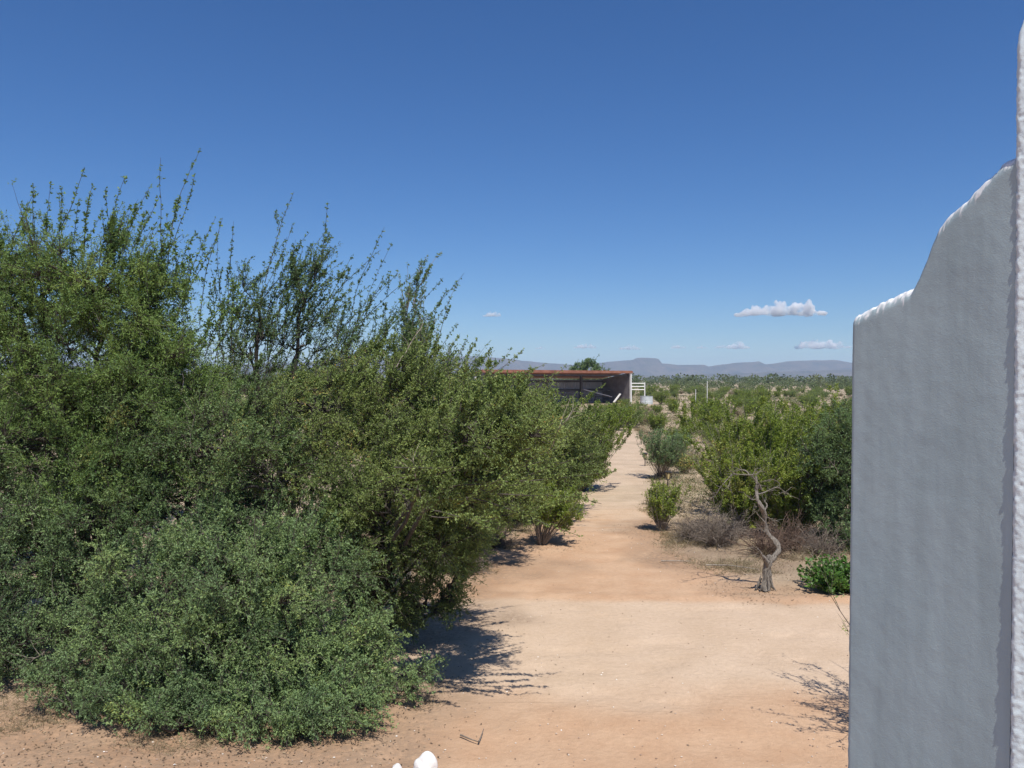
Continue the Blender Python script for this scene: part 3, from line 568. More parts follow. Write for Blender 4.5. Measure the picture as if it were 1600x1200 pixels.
    for i in range(9):
        a = i / 9 * 6.283 + rng.normal(0, .25); rr = .075
        p0 = np.array([math.cos(a) * rr, math.sin(a) * rr, .16 + rng.uniform(0, .1)]); p1 = np.array([math.cos(a) * (rr + rng.uniform(.02, .10)), math.sin(a) * (rr + rng.uniform(.02, .08)), 0])
        K.tube([p0, (p0 + p1) / 2 + [0, 0, -.03], p1], [.008, .014, .009], 5)
    K.build('root_flare', M_snag, r)
dead_tree()
# ------------------------------------------------------------ garden lights
M_black, t_, b_ = mat('dark_metal'); b_.inputs['Base Color'].default_value = (.025, .022, .02, 1); b_.inputs['Roughness'].default_value = .5
M_amber, t_, b_ = mat('amber_glass'); b_.inputs['Base Color'].default_value = (.50, .40, .20, 1); b_.inputs['Roughness'].default_value = .25
def lathe(mb, prof, sides=12, tint=.5):
    p = np.array(prof, float); a = np.arange(sides) / sides * 6.2832
    V = np.stack([p[:, None, 0] * np.cos(a), p[:, None, 0] * np.sin(a), np.repeat(p[:, 1:2], sides, 1)], -1)
    idx = np.arange(len(p) * sides).reshape(len(p), sides); A = idx[:-1]; B_ = idx[1:]
    mb.add(V.reshape(-1, 3), np.stack([A, np.roll(A, -1, 1), np.roll(B_, -1, 1), B_], -1).reshape(-1, 4), tint)
def garden_light():
    r = empty('garden_light')
    s = MB(); s.tube([(0, 0, -.05), (0, 0, .26)], .017, 8); s.build('stake', M_black, r)
    g = MB(); lathe(g, [(0.001, .262), (.04, .265), (.075, .42), (.001, .425)], 6); g.build('glass', M_amber, r)
    c = MB(); lathe(c, [(.001, .435), (.10, .43), (.105, .445), (.06, .475), (.001, .485)], 6)
    for k in range(6):
        a = k / 6 * 6.2832; c.tube([(.042 * math.cos(a), .042 * math.sin(a), .262), (.079 * math.cos(a), .079 * math.sin(a), .432)], .007, 4)
    lathe(c, [(.001, .24), (.05, .25), (.045, .268), (.001, .27)], 8); c.build('cage', M_black, r)
    return r
g0 = garden_light()
lights = [((208 / 1300 * 32.3), 32.3, 'garden light standing free at the right edge of the path, middle one of three'),
          ((243 / 1300 * 25.5), 25.5, 'nearest garden light, leaning slightly, above the low yellow green bush'),
          ((202 / 1300 * 43.0), 43.0, 'farthest garden light, small, half hidden at the shrub edge up the path')]
for i, (x, y, lb) in enumerate(lights):
    if i == 0: o = g0
    else:
        o = g0.copy(); C.objects.link(o)
        for ch in list(g0.children):
            c = ch.copy(); C.objects.link(c); c.parent = o
    o.location = (x, y, 0); tag(o, lb, 'garden light', 'solar garden lights along the path')
    o.rotation_euler = ((0, 0, .3), (0, R(9), 1.0), (0, R(-3), .1))[i]
    s_ = (1.12, 1.2, 1.1)[i]; o.scale = (s_,) * 3

# ------------------------------------------------------------ open shed
def sheet_metal(name, a, b2, ws):
    m, t, b = mat(name); n = noise(t, 1.2, 5); c = ramp(t, n, [(.35, a), (.65, b2)])
    t.links.new(c, b.inputs['Base Color']); b.inputs['Roughness'].default_value = .6; b.inputs['Metallic'].default_value = .1
    return m
M_rust = sheet_metal('rusty_metal', (.22, .085, .05), (.36, .16, .10), 1)
M_grey = sheet_metal('grey_panel', (.30, .30, .32), (.40, .40, .42), 1)
M_white = sheet_metal('white_paint', (.78, .77, .75), (.84, .83, .8), 1)
M_darkw = sheet_metal('dark_steel', (.05, .045, .045), (.10, .09, .085), 1)
M_side = sheet_metal('dull_side_panel', (.13, .12, .13), (.20, .19, .20), 1)
A = np.array([-3.3, 100.0]); B2 = np.array([16.3, 115.0]); ax = (B2 - A) / np.linalg.norm(B2 - A); LN = float(np.linalg.norm(B2 - A)); bk = np.array([-ax[1], ax[0]]); rz = math.atan2(ax[1], ax[0])
sh = empty('open_shed', (A[0], A[1], 0)); sh.rotation_euler[2] = rz
tag(sh, 'long open fronted metal shed with rust red roof edge and grey back wall', 'shed')
def corrug(mb, x0, x1, y, z0, z1, n, amp=.03, horiz=False):
    xs_ = np.linspace(x0, x1, n * 4 + 1); off = amp * np.sin(np.arange(len(xs_)) * math.pi / 2)
    V = np.concatenate([np.stack([xs_, y + off, xs_ * 0 + z0], 1), np.stack([xs_, y + off, xs_ * 0 + z1], 1)]); k = len(xs_); i = np.arange(k - 1)
    mb.add(V, np.stack([i, i + 1, i + 1 + k, i + k], 1))
H = 4.35; DP = 5.5
m_ = MB(); m_.box((LN / 2, -.1, H - .02), (LN + .8, .16, .30)); m_.build('roof_fascia', M_rust, sh)
m_ = MB()
v = [(-.4, -.02, H + .12), (LN + .4, -.02, H + .12), (LN + .4, DP + .4, H - .9), (-.4, DP + .4, H - .9)]
v = v + [(x, y, z + .06) for x, y, z in v]
m_.add(v, [[0, 3, 2, 1], [4, 5, 6, 7], [0, 1, 5, 4], [1, 2, 6, 5], [2, 3, 7, 6], [3, 0, 4, 7]]); m_.build('roof', M_rust, sh)
m_ = MB(); corrug(m_, 0, LN, DP, 0, 3.3, 60); m_.build('back_wall', M_grey, sh)
for xw in (0.02, LN - .02):
    m_ = MB(); V = [(xw, .1, 0), (xw, DP, 0), (xw, DP, 3.35), (xw, .1, H - .05), (xw + .05, .1, 0), (xw + .05, DP, 0), (xw + .05, DP, 3.35), (xw + .05, .1, H - .05)]
    m_.add(V, [[0, 1, 2, 3], [7, 6, 5, 4], [0, 3, 7, 4], [0, 4, 5, 1]]); m_.build('side_wall', M_side, sh)
for x in np.linspace(0, LN, 5):
    end = x > LN - .1
    m_ = MB(); m_.box((x + (.12 if end else 0), -.02 if end else 3.2, (H - .2) / 2), (.20 if end else .3, .2 if end else .3, H - .2 if end else 3.9)); m_.build('post', M_white if end else M_darkw, sh)
for z, y in ((3.05, DP - .15), (1.9, DP - .15), (1.75, 3.6), (H - .45, .3)):
    m_ = MB(); m_.box((LN / 2, y, z), (LN - .2, .12, .22)); m_.build('beam', M_darkw, sh)
for k in range(int(LN // 3)):
    m_ = MB(); m_.box((k * 3 + 1.6, 3.4, .9), (2.7, .06, .1)); m_.box((k * 3 + 1.6, 3.4, 1.25), (2.7, .06, .08)); m_.box((k * 3 + 1.6, 3.4, .45), (2.7, .06, .1)); m_.box((k * 3 + .3, 3.4, .85), (.08, .08, 1.7)); m_.build('rail_panel', M_darkw, sh)
def pt(lx, ly, z): return (A[0] + ax[0] * lx + bk[0] * ly, A[1] + ax[1] * lx + bk[1] * ly, z)
for lx, ly, z, l, ti, nm in ((LN - 4.2, 2, 1.45, 5.4, .20, 'long pale board leaning across the shed at its right end'), (LN - 1.3, 1.2, .75, 1.7, -.75, 'short white board propped inside the right corner of the shed')):
    m_ = MB(); m_.box((0, 0, 0), (l, .25, .12), rz, tilt=ti); o = m_.build('board', M_white if l < 3 else M_grey, loc=pt(lx, ly, z)); tag(o, nm, 'board')

# white pipe post left of the shed, pipe gate right of it, tank, poles
m_ = MB(); m_.tube([(0, 0, 0), (0, 0, 3.1)], .22, 10); m_.tube([(0, 0, 3.1), (0, 0, 3.3)], .14, 8); m_.tube([(0, 0, 3.3), (0, 0, 3.65)], .26, 10)
o = m_.build('pipe_post', M_white, loc=((745 - 800) / 1300 * 95, 95, 0)); tag(o, 'thick white pipe post with a cap left of the shed', 'post')
gx = 118.0
r = empty('pipe_gate', (186 / 1300 * gx, gx + 2, 0)); tag(r, 'white pipe rail gate right of the shed corner', 'gate')
for z in (1.85, 2.3, 2.75):
    m_ = MB(); m_.tube([(0.3, 0, z), (2.2, 0, z)], .07, 8); m_.build('rail', M_white, r)
for x in (.3, 2.25):
    m_ = MB(); m_.tube([(x, 0, 0), (x, 0, 2.9)], .09, 8); m_.build('gate_post', M_white, r)
M_tank = sheet_metal('galvanised', (.50, .56, .58), (.66, .70, .72), 1)
m_ = MB(); lathe(m_, [(.001, 0), (.85, 0), (.87, .5), (.85, .52), (.85, 1.2), (.88, 1.24), (.80, 1.24), (.78, .9), (.001, .9)], 24)
o = m_.build('water_tank', M_tank, loc=(210 / 1300 * 112, 112, -.15), smooth=False); tag(o, 'pale galvanised water tank right of the pipe gate', 'tank')
for (px, d, h, lb) in ((1105, 78, 3.1, 'thin white pole standing among the scrub right of the shed'), (1087, 92, 2.2, 'short thin pale pole left of the taller white one')):
    m_ = MB(); m_.tube([(0, 0, 0), (0, 0, h)], [.035, .03], 8); m_.tube([(0, 0, h), (0, 0, h + .05)], [.05, .05], 8)
    o = m_.build('marker_pole', M_white, loc=((px - 800) / 1300 * d, d, 0)); tag(o, lb, 'pole')

# distant tree behind the shed
leafy_tree('desert_tree', (14.6, 160, 0), [(14.6, 160, 5.0, 3.0, 2.2, 1.9, 3, .4), (12.6, 160, 4.2, 1.8, 1.6, 1.4, 1, .4), (16.8, 160, 4.3, 2.0, 1.5, 1.4, 1.2, .35), (14.2, 160, 6.2, 1.5, 1.2, .8, .8, .5)],
           M_acacia, M_bark, 'round dark green tree rising behind the shed roof', 'tree', twigs=700, leaf=.20, aspect=.6, spur=.4, per=6, nl=5, trunk_r=.15, lean=(.1, 0, .1))

# ------------------------------------------------------------ scattered scrub
def combined(name, mats, W, L):
    b = MB(); b.V = W.V + L.V; b.T = W.T + L.T; b.M = W.M + L.M
    b.F = list(W.F) + [f + W.n for f in L.F]; b.n = W.n + L.n
    return b.mesh(name, mats)
protos = []
def proto(kind, mats, label, **k):
    W, L = fan_shrub_mb(mats=(0, 1), **k); protos.append((kind, combined(kind, mats, W, L), label, k['h'], k['wd']))
for s in (101, 102): proto('creosote_bush', [M_greybark, M_creo], 'olive green creosote bush', h=1.7, wd=2.3, stems=55, leaves=7000, leaf=.07, seed=s, bare=.15)
for s in (103, 104): proto('thorn_bush', [M_bark, M_olive], 'dull green thorny bush', h=1.5, wd=2.5, stems=45, leaves=5200, leaf=.075, seed=s, bare=.1, upright=0.0)
proto('brittle_shrub', [M_brush, M_olive], 'greyish half bare shrub', h=.95, wd=1.6, stems=70, leaves=1300, leaf=.06, seed=105, bare=.2, upright=0.0, tint=.85)
proto('dry_shrub', [M_dead, M_drygrass], 'straw coloured dry shrub', h=.8, wd=1.5, stems=80, leaves=2600, leaf=.07, seed=106, bare=.1, upright=0.0)
proto('dry_shrub', [M_dead, M_drygrass], 'straw coloured dry shrub', h=.6, wd=1.3, stems=90, leaves=1500, leaf=.08, seed=107, bare=.1, upright=.02, aspect=.2)
srng = np.random.default_rng(5)
placed = []; scat = []; cnt = 0
avoid = [(5.1, 28.5, 1), (7, 27, 1.2), (6.9, 25.2, 1), (8.8, 24.5, 1.7), (2.05, 25.5, 1.3), (6.4, 20.6, 1.7), (4.8, 25.5, .5), (5.2, 32.3, .5), (6.7, 43, .4)]
tries = 0
while cnt < 285 and tries < 30000:
    tries += 1
    u = srng.uniform(0, 1); y = 24 * (240 / 24) ** (u ** .72)
    x = srng.uniform(-.06 if y < 100 else .03, .45) * y
    if cnt < 14: y = srng.uniform(55, 90); x = srng.uniform(.105, .16) * y
    pw = float(path_w(y)); pc = float(path_c(y))
    if y < 54 and abs(x - pc) < pw + .6: continue
    if y < 40 and x < pc: x = pc - pw - srng.uniform(.7, 2.2)
    if 92 < y < 128 and -6 < x < 19.5: continue
    if y < 118 and 186 / 1300 * y - 1.0 < x < 225 / 1300 * y + .6 and y > 95: 
        if srng.uniform() < .8: continue
    kk = srng.choice(7, p=[.15, .14, .13, .11, .15, .16, .16])
    kind, me, lb, h, wd = protos[kk]
    s = srng.uniform(.6, 1.15)
    rad = wd * s * .36
    if any((x - a) ** 2 + (y - b) ** 2 < (rad + c) ** 2 for a, b, c in placed + avoid): continue
    if 45 < y < 130 and -.03 < x / y < .16 and h * s > 1.2: s = .7
    placed.append((x, y, rad)); cnt += 1
    o = bpy.data.objects.new(kind, me); C.objects.link(o)
    o.location = (x, y, float(zf(np.array([x]), np.array([y]))[0]) - .03); o.rotation_euler = (0, 0, srng.uniform(0, 6.28)); o.scale = (s, s, s * srng.uniform(.8, 1.15))
    kw = {'creosote_bush': 'green creosote bush', 'thorn_bush': 'dull thorn bush', 'brittle_shrub': 'grey twiggy shrub', 'dry_shrub': 'straw dry shrub'}[kind]
    size = 'small' if h * s < .75 else ('large' if h * s > 1.5 else 'medium')
    side = 'left of the path' if x < pc else ('just right of the path' if x - pc < 4 and y < 60 else ('beside the wall edge' if x / y > .3 else 'in the open scrub'))
    if y > 54 and x / y < .17: side = 'before the shed'
    scat.append((y, o, size, kw, side, kind))
scat.sort(key=lambda t: t[0]); tally = {}
ORD = ['nearest', 'second nearest', 'third nearest', 'fourth nearest', 'fifth nearest', 'sixth nearest', 'seventh nearest', 'eighth nearest']
for y, o, size, kw, side, kind in scat:
    k = (size, kw, side); n = tally.get(k, 0); tally[k] = n + 1
    lb = f'{ORD[n]} {size} {kw} {side}' if n < 8 else f'{size} {kw} far off {side}'
    tag(o, lb, 'shrub', ('bushes' if kind.endswith('bush') else 'low dry and grey shrubs') + ' scattered over the desert flat')

# far thicket: reads as one mass
M_far = leaf_mat('far_leaf', [(0, (.06, .085, .03)), (.6, (.10, .14, .045)), (1, (.16, .18, .07))], .15)
def far_mass():
    b = MB(); r_ = np.random.default_rng(8); n = 5200
    y = 230 * (2900 / 230) ** (r_.uniform(0, 1, n) ** 1.05); x = r_.uniform(-.70, .52, n) * y
    big = (r_.uniform(0, 1, n) < .35) & (y > 300)
    h = np.where(big, r_.uniform(3.0, 5.8, n), r_.uniform(1.3, 2.6, n)); wd = h * r_.uniform(.9, 1.6, n)
    k = 95; d = r_.normal(0, 1, (n, k, 3)); d /= np.linalg.norm(d, axis=2, keepdims=True); rr = r_.uniform(.5, 1, (n, k, 1)) ** .5
    c = np.stack([x, y, h * .55], 1)[:, None] + d * rr * np.stack([wd * .5, wd * .5, h * .47], 1)[:, None]
    s = (h[:, None] * r_.uniform(.07, .19, (n, k))).reshape(-1); c = c.reshape(-1, 3)
    ax_ = unit(r_.normal(0, 1, (len(c), 3)) + [0, 0, .5]); nn = unit(r_.normal(0, 1, (len(c), 3))); sd = unit(np.cross(ax_, nn)); s = s[:, None]
    V = np.stack([c - ax_ * s * .5, c + sd * s * .45, c + ax_ * s * .5, c - sd * s * .45], 1).reshape(-1, 3)
    tint = np.clip(np.repeat(r_.uniform(.1, .9, n), k * 4), 0, 1)
    b.add(V, np.arange(len(V)).reshape(-1, 4), tint)
    tag(b.build('far_scrub', M_far), 'dark green band of far desert scrub and trees below the mountains', 'scrub', kind='stuff')
far_mass()

# dry grass and small litter, countless
def ground_cover():
    r_ = np.random.default_rng(3); b = MB()
    n = 9000; y = 15.5 * (110 / 15.5) ** r_.uniform(0, 1, n); x = r_.uniform(-.10, .46, n) * y
    pc = path_c(y); pw = path_w(y)
    ok = (np.abs(x - pc) > pw * (.85 + .5 * r_.uniform(0, 1, n)) + .1) | (y > 60)
    ok &= (fbm(x, y, .5, 3, 88) > .42)
    ok &= ~((y > 90) & (y < 126) & (x > -6) & (x < 20) & (r_.uniform(0, 1, n) < .5))
    x, y = x[ok], y[ok]; z = zf(x, y); n = len(x); k = 9
    p = np.stack([x, y, z], 1)[:, None] + r_.normal(0, 1, (n, k, 3)) * [.10, .10, 0]
    sc_ = np.clip(y / 25, .8, 2.6)[:, None, None]
    d = unit(r_.normal(0, 1, (n, k, 3)) * [1, 1, .1] + [0, 0, .8]); L_ = r_.uniform(.10, .34, (n, k, 1)) * np.clip(sc_, 1, 1.5)
    wv = unit(r_.normal(0, 1, (n, k, 3))) * .006 * sc_
    V = np.stack([p - wv, p + wv, p + d * L_ + wv * .3, p + d * L_ - wv * .3], 2).reshape(-1, 3)
    b.add(V, np.arange(len(V)).reshape(-1, 4), np.repeat(r_.uniform(0, 1, n), k * 4))
    tag(b.build('dry_grass', M_drygrass), 'thin straw coloured dry grass and stubble between the bushes', 'grass', kind='stuff')
    b = MB(); n = 5200; y = 14.5 * (58 / 14.5) ** r_.uniform(0, 1, n); pc = path_c(y); pw = path_w(y); sg = np.where(r_.uniform(0, 1, n) < .5, -1, 1)
    x = pc + sg * (pw * r_.uniform(.72, 1.1, n) + np.abs(r_.normal(0, .45, n))); ok = fbm(x, y, .8, 3, 55) > .47; x, y = x[ok], y[ok]; n = len(x); k = 10
    p = np.stack([x, y, zf(x, y)], 1)[:, None] + r_.normal(0, 1, (n, k, 3)) * [.06, .06, 0]
    d = unit(r_.normal(0, 1, (n, k, 3)) * [1, 1, .1] + [0, 0, .7]); L_ = r_.uniform(.04, .16, (n, k, 1)); wv = unit(r_.normal(0, 1, (n, k, 3))) * .005 * np.clip(y / 22, .8, 2)[:, None, None]
    V = np.stack([p - wv, p + wv, p + d * L_ + wv * .3, p + d * L_ - wv * .3], 2).reshape(-1, 3)
    b.add(V, np.arange(len(V)).reshape(-1, 4), np.repeat(r_.uniform(0, .7, n), k * 4)); tag(b.build('verge_grass', M_drygrass), 'short dry grass tufts fringing both edges of the path', 'grass', kind='stuff')
    b = MB(); n = 5200; y = 21 * (230 / 21) ** r_.uniform(0, 1, n); x = r_.uniform(.02, .46, n) * y; pc = path_c(y); pw = path_w(y)
    ok = ((x - pc > pw + .5) | (y > 62)) & (fbm(x, y, .16, 3, 58) > .44) & ~((y > 92) & (y < 124) & (x < 19.5)); x, y = x[ok], y[ok]; n = len(x); k = 26
    sc_ = np.clip(y / 45, .7, 3.0)[:, None, None]; c = np.stack([x, y, zf(x, y) + .05], 1)[:, None] + r_.normal(0, 1, (n, k, 3)) * [.22, .22, .07] * np.clip(sc_, .8, 2) + [0, 0, .10]
    c[..., 2] = np.maximum(c[..., 2], .02); c = c.reshape(-1, 3); a_ = unit(r_.normal(0, 1, (len(c), 3)) + [0, 0, .8]); sd = unit(np.cross(a_, unit(r_.normal(0, 1, (len(c), 3))))); s = (np.repeat(sc_[:, 0, 0], k) * r_.uniform(.02, .05, len(c)))[:, None]
    V = np.stack([c - a_ * s, c + sd * s * .5, c + a_ * s, c - sd * s * .5], 1).reshape(-1, 3); ti = r_.uniform(0, 1, n)
    M_weed = leaf_mat('low_weed', [(0, (.10, .12, .055)), (.45, (.17, .19, .085)), (.7, (.26, .24, .13)), (1, (.36, .30, .18))], .2)
    b.add(V, np.arange(len(V)).reshape(-1, 4), np.repeat(ti, k * 4)); tag(b.build('low_weeds', M_weed), 'low olive and straw weeds covering the ground between the bushes', 'weeds', kind='stuff')
    # leaf litter under and around the shrubs
    b = MB(); n = 60000; yy = r_.uniform(7.2, 20, n); xx = r_.uniform(-6.5, 8.5, n)
    li = np.zeros(n)
    for (lx, ly, lr) in ((-3.2, 8.4, 3.0), (-2.2, 11, 2.5), (.6, 17.2, 1.3), (4.6, 15.6, 2.2), (3.4, 18.6, 1.5), (6.8, 16, 2.6), (3.9, 13.4, 1.1)):
        li = np.maximum(li, 1 - np.hypot(xx - lx, yy - ly) / lr)
    ok = r_.uniform(0, 1, n) < np.clip(li * 1.6, .004, 1); xx, yy = xx[ok], yy[ok]; n = len(xx)
    p = np.stack([xx, yy, zf(xx, yy) + .010], 1); a_ = unit(r_.normal(0, 1, (n, 3)) * [1, 1, .25]); sd = unit(np.cross(a_, [0, 0, 1.])); s = r_.uniform(.008, .022, (n, 1))
    V = np.stack([p - a_ * s, p + sd * s * .35, p + a_ * s, p - sd * s * .35], 1).reshape(-1, 3)
    b.add(V, np.arange(len(V)).reshape(-1, 4), np.repeat(r_.uniform(0, 1, n), 4))
    M_lit = leaf_mat('litter', [(0, (.07, .045, .03)), (.5, (.20, .13, .08)), (1, (.42, .33, .22))], .05)
    tag(b.build('leaf_litter', M_lit), 'brown fallen leaves and bits of twig littering the sand', 'litter', kind='stuff')
    b = MB(); n = 1500; a = r_.uniform(0, 6.283, n); rr_ = r_.uniform(.72, 1.08, n)
    cx = np.where(r_.uniform(0, 1, n) < .6, -3.1, -5.8); x = cx + np.cos(a) * 2.2 * rr_; y = 8.9 + np.sin(a) * 1.25 * rr_
    ok = fbm(x, y, 1.2, 3, 47) > .5; x, y = x[ok], y[ok]; n = len(x); k = 8
    p = np.stack([x, y, zf(x, y)], 1)[:, None] + r_.normal(0, 1, (n, k, 3)) * [.05, .05, 0]
    d = unit(r_.normal(0, 1, (n, k, 3)) * [1, 1, .1] + [0, 0, .7]); L_ = r_.uniform(.04, .15, (n, k, 1)); wv = unit(r_.normal(0, 1, (n, k, 3))) * .0025
    V = np.stack([p - wv, p + wv, p + d * L_ + wv * .3, p + d * L_ - wv * .3], 2).reshape(-1, 3)
    b.add(V, np.arange(len(V)).reshape(-1, 4), np.repeat(r_.uniform(0, .6, n), k * 4)); tag(b.build('shade_grass', M_drygrass), 'sparse dry grass at the feet of the left acacias', 'grass', kind='stuff')
    # pebbles
    b = MB(); n = 1500; yy = 6.9 + 12 * r_.uniform(0, 1, n) ** 1.8; xx = r_.uniform(-.68, .46, n) * yy
    base_ = np.array([[1, 0, 0], [-1, 0, 0], [0, 1, 0], [0, -1, 0], [0, 0, 1], [0, 0, -1]], float); fc = np.array([[0, 2, 4], [2, 1, 4], [1, 3, 4], [3, 0, 4], [2, 0, 5], [1, 2, 5], [3, 1, 5], [0, 3, 5]])
    s = np.where(xx < -1.5, r_.uniform(.004, .015, n), r_.uniform(.004, .013, n))
    V = base_[None] * (s[:, None, None] * r_.uniform(.6, 1.3, (n, 6, 1))) * [1, 1, .6] + np.stack([xx, yy, zf(xx, yy) + .004 + s * .2], 1)[:, None]
    F = (fc[None] + (np.arange(n) * 6)[:, None, None]).reshape(-1, 3)
    b.add(V.reshape(-1, 3), F, np.repeat(r_.uniform(0, 1, n), 6))
    m, t, bb = mat('pebble'); t.links.new(ramp(t, attr(t, 'tint'), [(0, (.20, .13, .09)), (.5, (.45, .33, .25)), (.8, (.66, .58, .48)), (1, (.85, .82, .76))]), bb.inputs['Base Color']); bb.inputs['Roughness'].default_value = .9
    tag(b.build('gravel', m), 'small pale and brown pebbles strewn over the sand', 'gravel', kind='stuff')
ground_cover()

# sticks lying on the sand
def stick(pts, r0, loc, lb, m=M_brush):
    b = MB()
    for p in pts: p = np.array(p, float); b.tube(p, np.linspace(r0, r0 * .4, len(p)), 6)
    o = b.build('stick', m, loc=loc, smooth=True); tag(o, lb, 'stick')
stick([[(-.14, .13, .02), (-.03, .03, .02), (.05, -.03, .02)], [(.04, -.02, .02), (.06, .08, .03), (.08, .2, .05)]], .009, (-.35, 7.75, 0), 'small forked twig on the bare sand at the bottom')
stick([[(-.4, .04, .02), (-.1, 0, .03), (.15, .02, .02)]], .014, (3.15, 15.3, 0.02), 'pale straight stick lying in front of the dead brush', M_dead)
stick([[(-.5, .15, .02), (-.1, .05, .04), (.35, -.2, .02)]], .014, (4.0, 14.85, 0.02), 'longer pale stick lying between the brush and the dead tree', M_dead)

# white painted stones at the bottom edge
M_stone, t_, b_ = mat('white_stone'); n_ = noise(t_, 18, 5); t_.links.new(ramp(t_, n_, [(.3, (.72, .70, .66)), (.7, (.84, .83, .80))]), b_.inputs['Base Color']); b_.inputs['Roughness'].default_value = .8; bump(t_, b_, n_, .5, .02)
def stone(x, y, rx, rz_, lb, seed):
    u = np.linspace(0, np.pi, 20); v_ = np.linspace(0, 2 * np.pi, 33)[:-1]; U, V_ = np.meshgrid(u, v_, indexing='ij')
    d = np.stack([np.sin(U) * np.cos(V_), np.sin(U) * np.sin(V_), np.cos(U)], -1)
    rr = 1 + .13 * np.sin(d[..., 0] * 3 + seed) + .09 * np.sin(d[..., 1] * 5 + seed * 2) + .06 * np.sin(d[..., 2] * 7 + d[..., 0] * 4)
    P = d * rr[..., None] * [rx, rx * .85, rz_]
    idx = np.arange(20 * 32).reshape(20, 32); A_ = idx[:-1]; B_ = idx[1:]
    b = MB(); b.add(P.reshape(-1, 3), np.stack([A_, B_, np.roll(B_, -1, 1), np.roll(A_, -1, 1)], -1).reshape(-1, 4))
    o = b.build('white_stone', M_stone, smooth=True, loc=(x, y, rz_ * .55)); tag(o, lb, 'stone', 'white stones at the bottom edge')
stone(-.735, 7.02, .115, .14, 'larger rounded white stone at the bottom edge of the sand', 1.0)
stone(-.965, 6.98, .06, .10, 'smaller white stone left of the rounded one', 2.3)

# shrub hidden behind the wall: its left twigs and shadow reach into view
fan_thing('acacia_shrub', 4.05, 7.9, 2.1, 2.1, 46, 5200, .028, 71, M_blue, M_bark, 'shrub behind the white wall, only its left twigs peeping past the edge', bare=.25, lean=-.02)

# ------------------------------------------------------------ stucco parapet wall and pier
M_st, t_, b_ = mat('white_stucco')
n1 = noise(t_, 3, 5, .6); n2 = noise(t_, 55, 5, .65); n3 = noise(t_, 260, 3, .6)
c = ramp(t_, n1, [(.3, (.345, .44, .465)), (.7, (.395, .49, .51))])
mp = t_.nodes.new('ShaderNodeMapping'); mp.inputs['Scale'].default_value = (9, 9, .6); gg = t_.nodes.new('ShaderNodeNewGeometry'); t_.links.new(gg.outputs['Position'], mp.inputs['Vector'])
st = noise(t_, 1.6, 5, .6, mp.outputs[0]); c = mixc(t_, 1.0, c, ramp(t_, st, [(.35, (.90, .90, .90)), (.6, (1.03, 1.03, 1.03))]), 'MULTIPLY')
sp = noise(t_, 420, 2, .5); c = mixc(t_, ramp(t_, sp, [(.70, (0,) * 3), (.76, (.5,) * 3)]), c, (.85, .88, .88)); c = mixc(t_, attr(t_, 'tint'), c, (.80, .81, .80)); t_.links.new(c, b_.inputs['Base Color'])  # pale specks stand in for sun catching bumps; tint paints sunlight on the rim
b_.inputs['Roughness'].default_value = .85; b_.inputs['Specular IOR Level'].default_value = .3
bump(t_, b_, mathn(t_, 'ADD', mathn(t_, 'MULTIPLY', n2, .0014), mathn(t_, 'MULTIPLY', n3, .0012)), .6, 1.0)
WA = R(33); P0 = np.array([1.180, 2.93]); tw = np.array([math.sin(WA), -math.cos(WA)]); nw = np.array([-math.cos(WA), -math.sin(WA)])
wall = empty('stucco_wall', (P0[0], P0[1], 0)); tag(wall, 'tall white stucco wall with a stepped curving parapet and pier at right', 'wall')
prof = [(1333, 492), (1345, 485), (1380, 467), (1412, 453), (1422, 448), (1432, 430), (1445, 400), (1455, 372), (1464, 352), (1478, 335), (1500, 315), (1530, 285), (1560, 255), (1600, 228), (1660, 205), (1800, 190)]
us, zs = [], []
for px, py in prof:
    r_ = (px - 800) / 1300; t = (r_ * P0[1] - P0[0]) / (tw[0] - tw[1] * r_); d = P0[1] + tw[1] * t
    us.append(t); zs.append(CAMH + (592 - py) / 1300 * d)
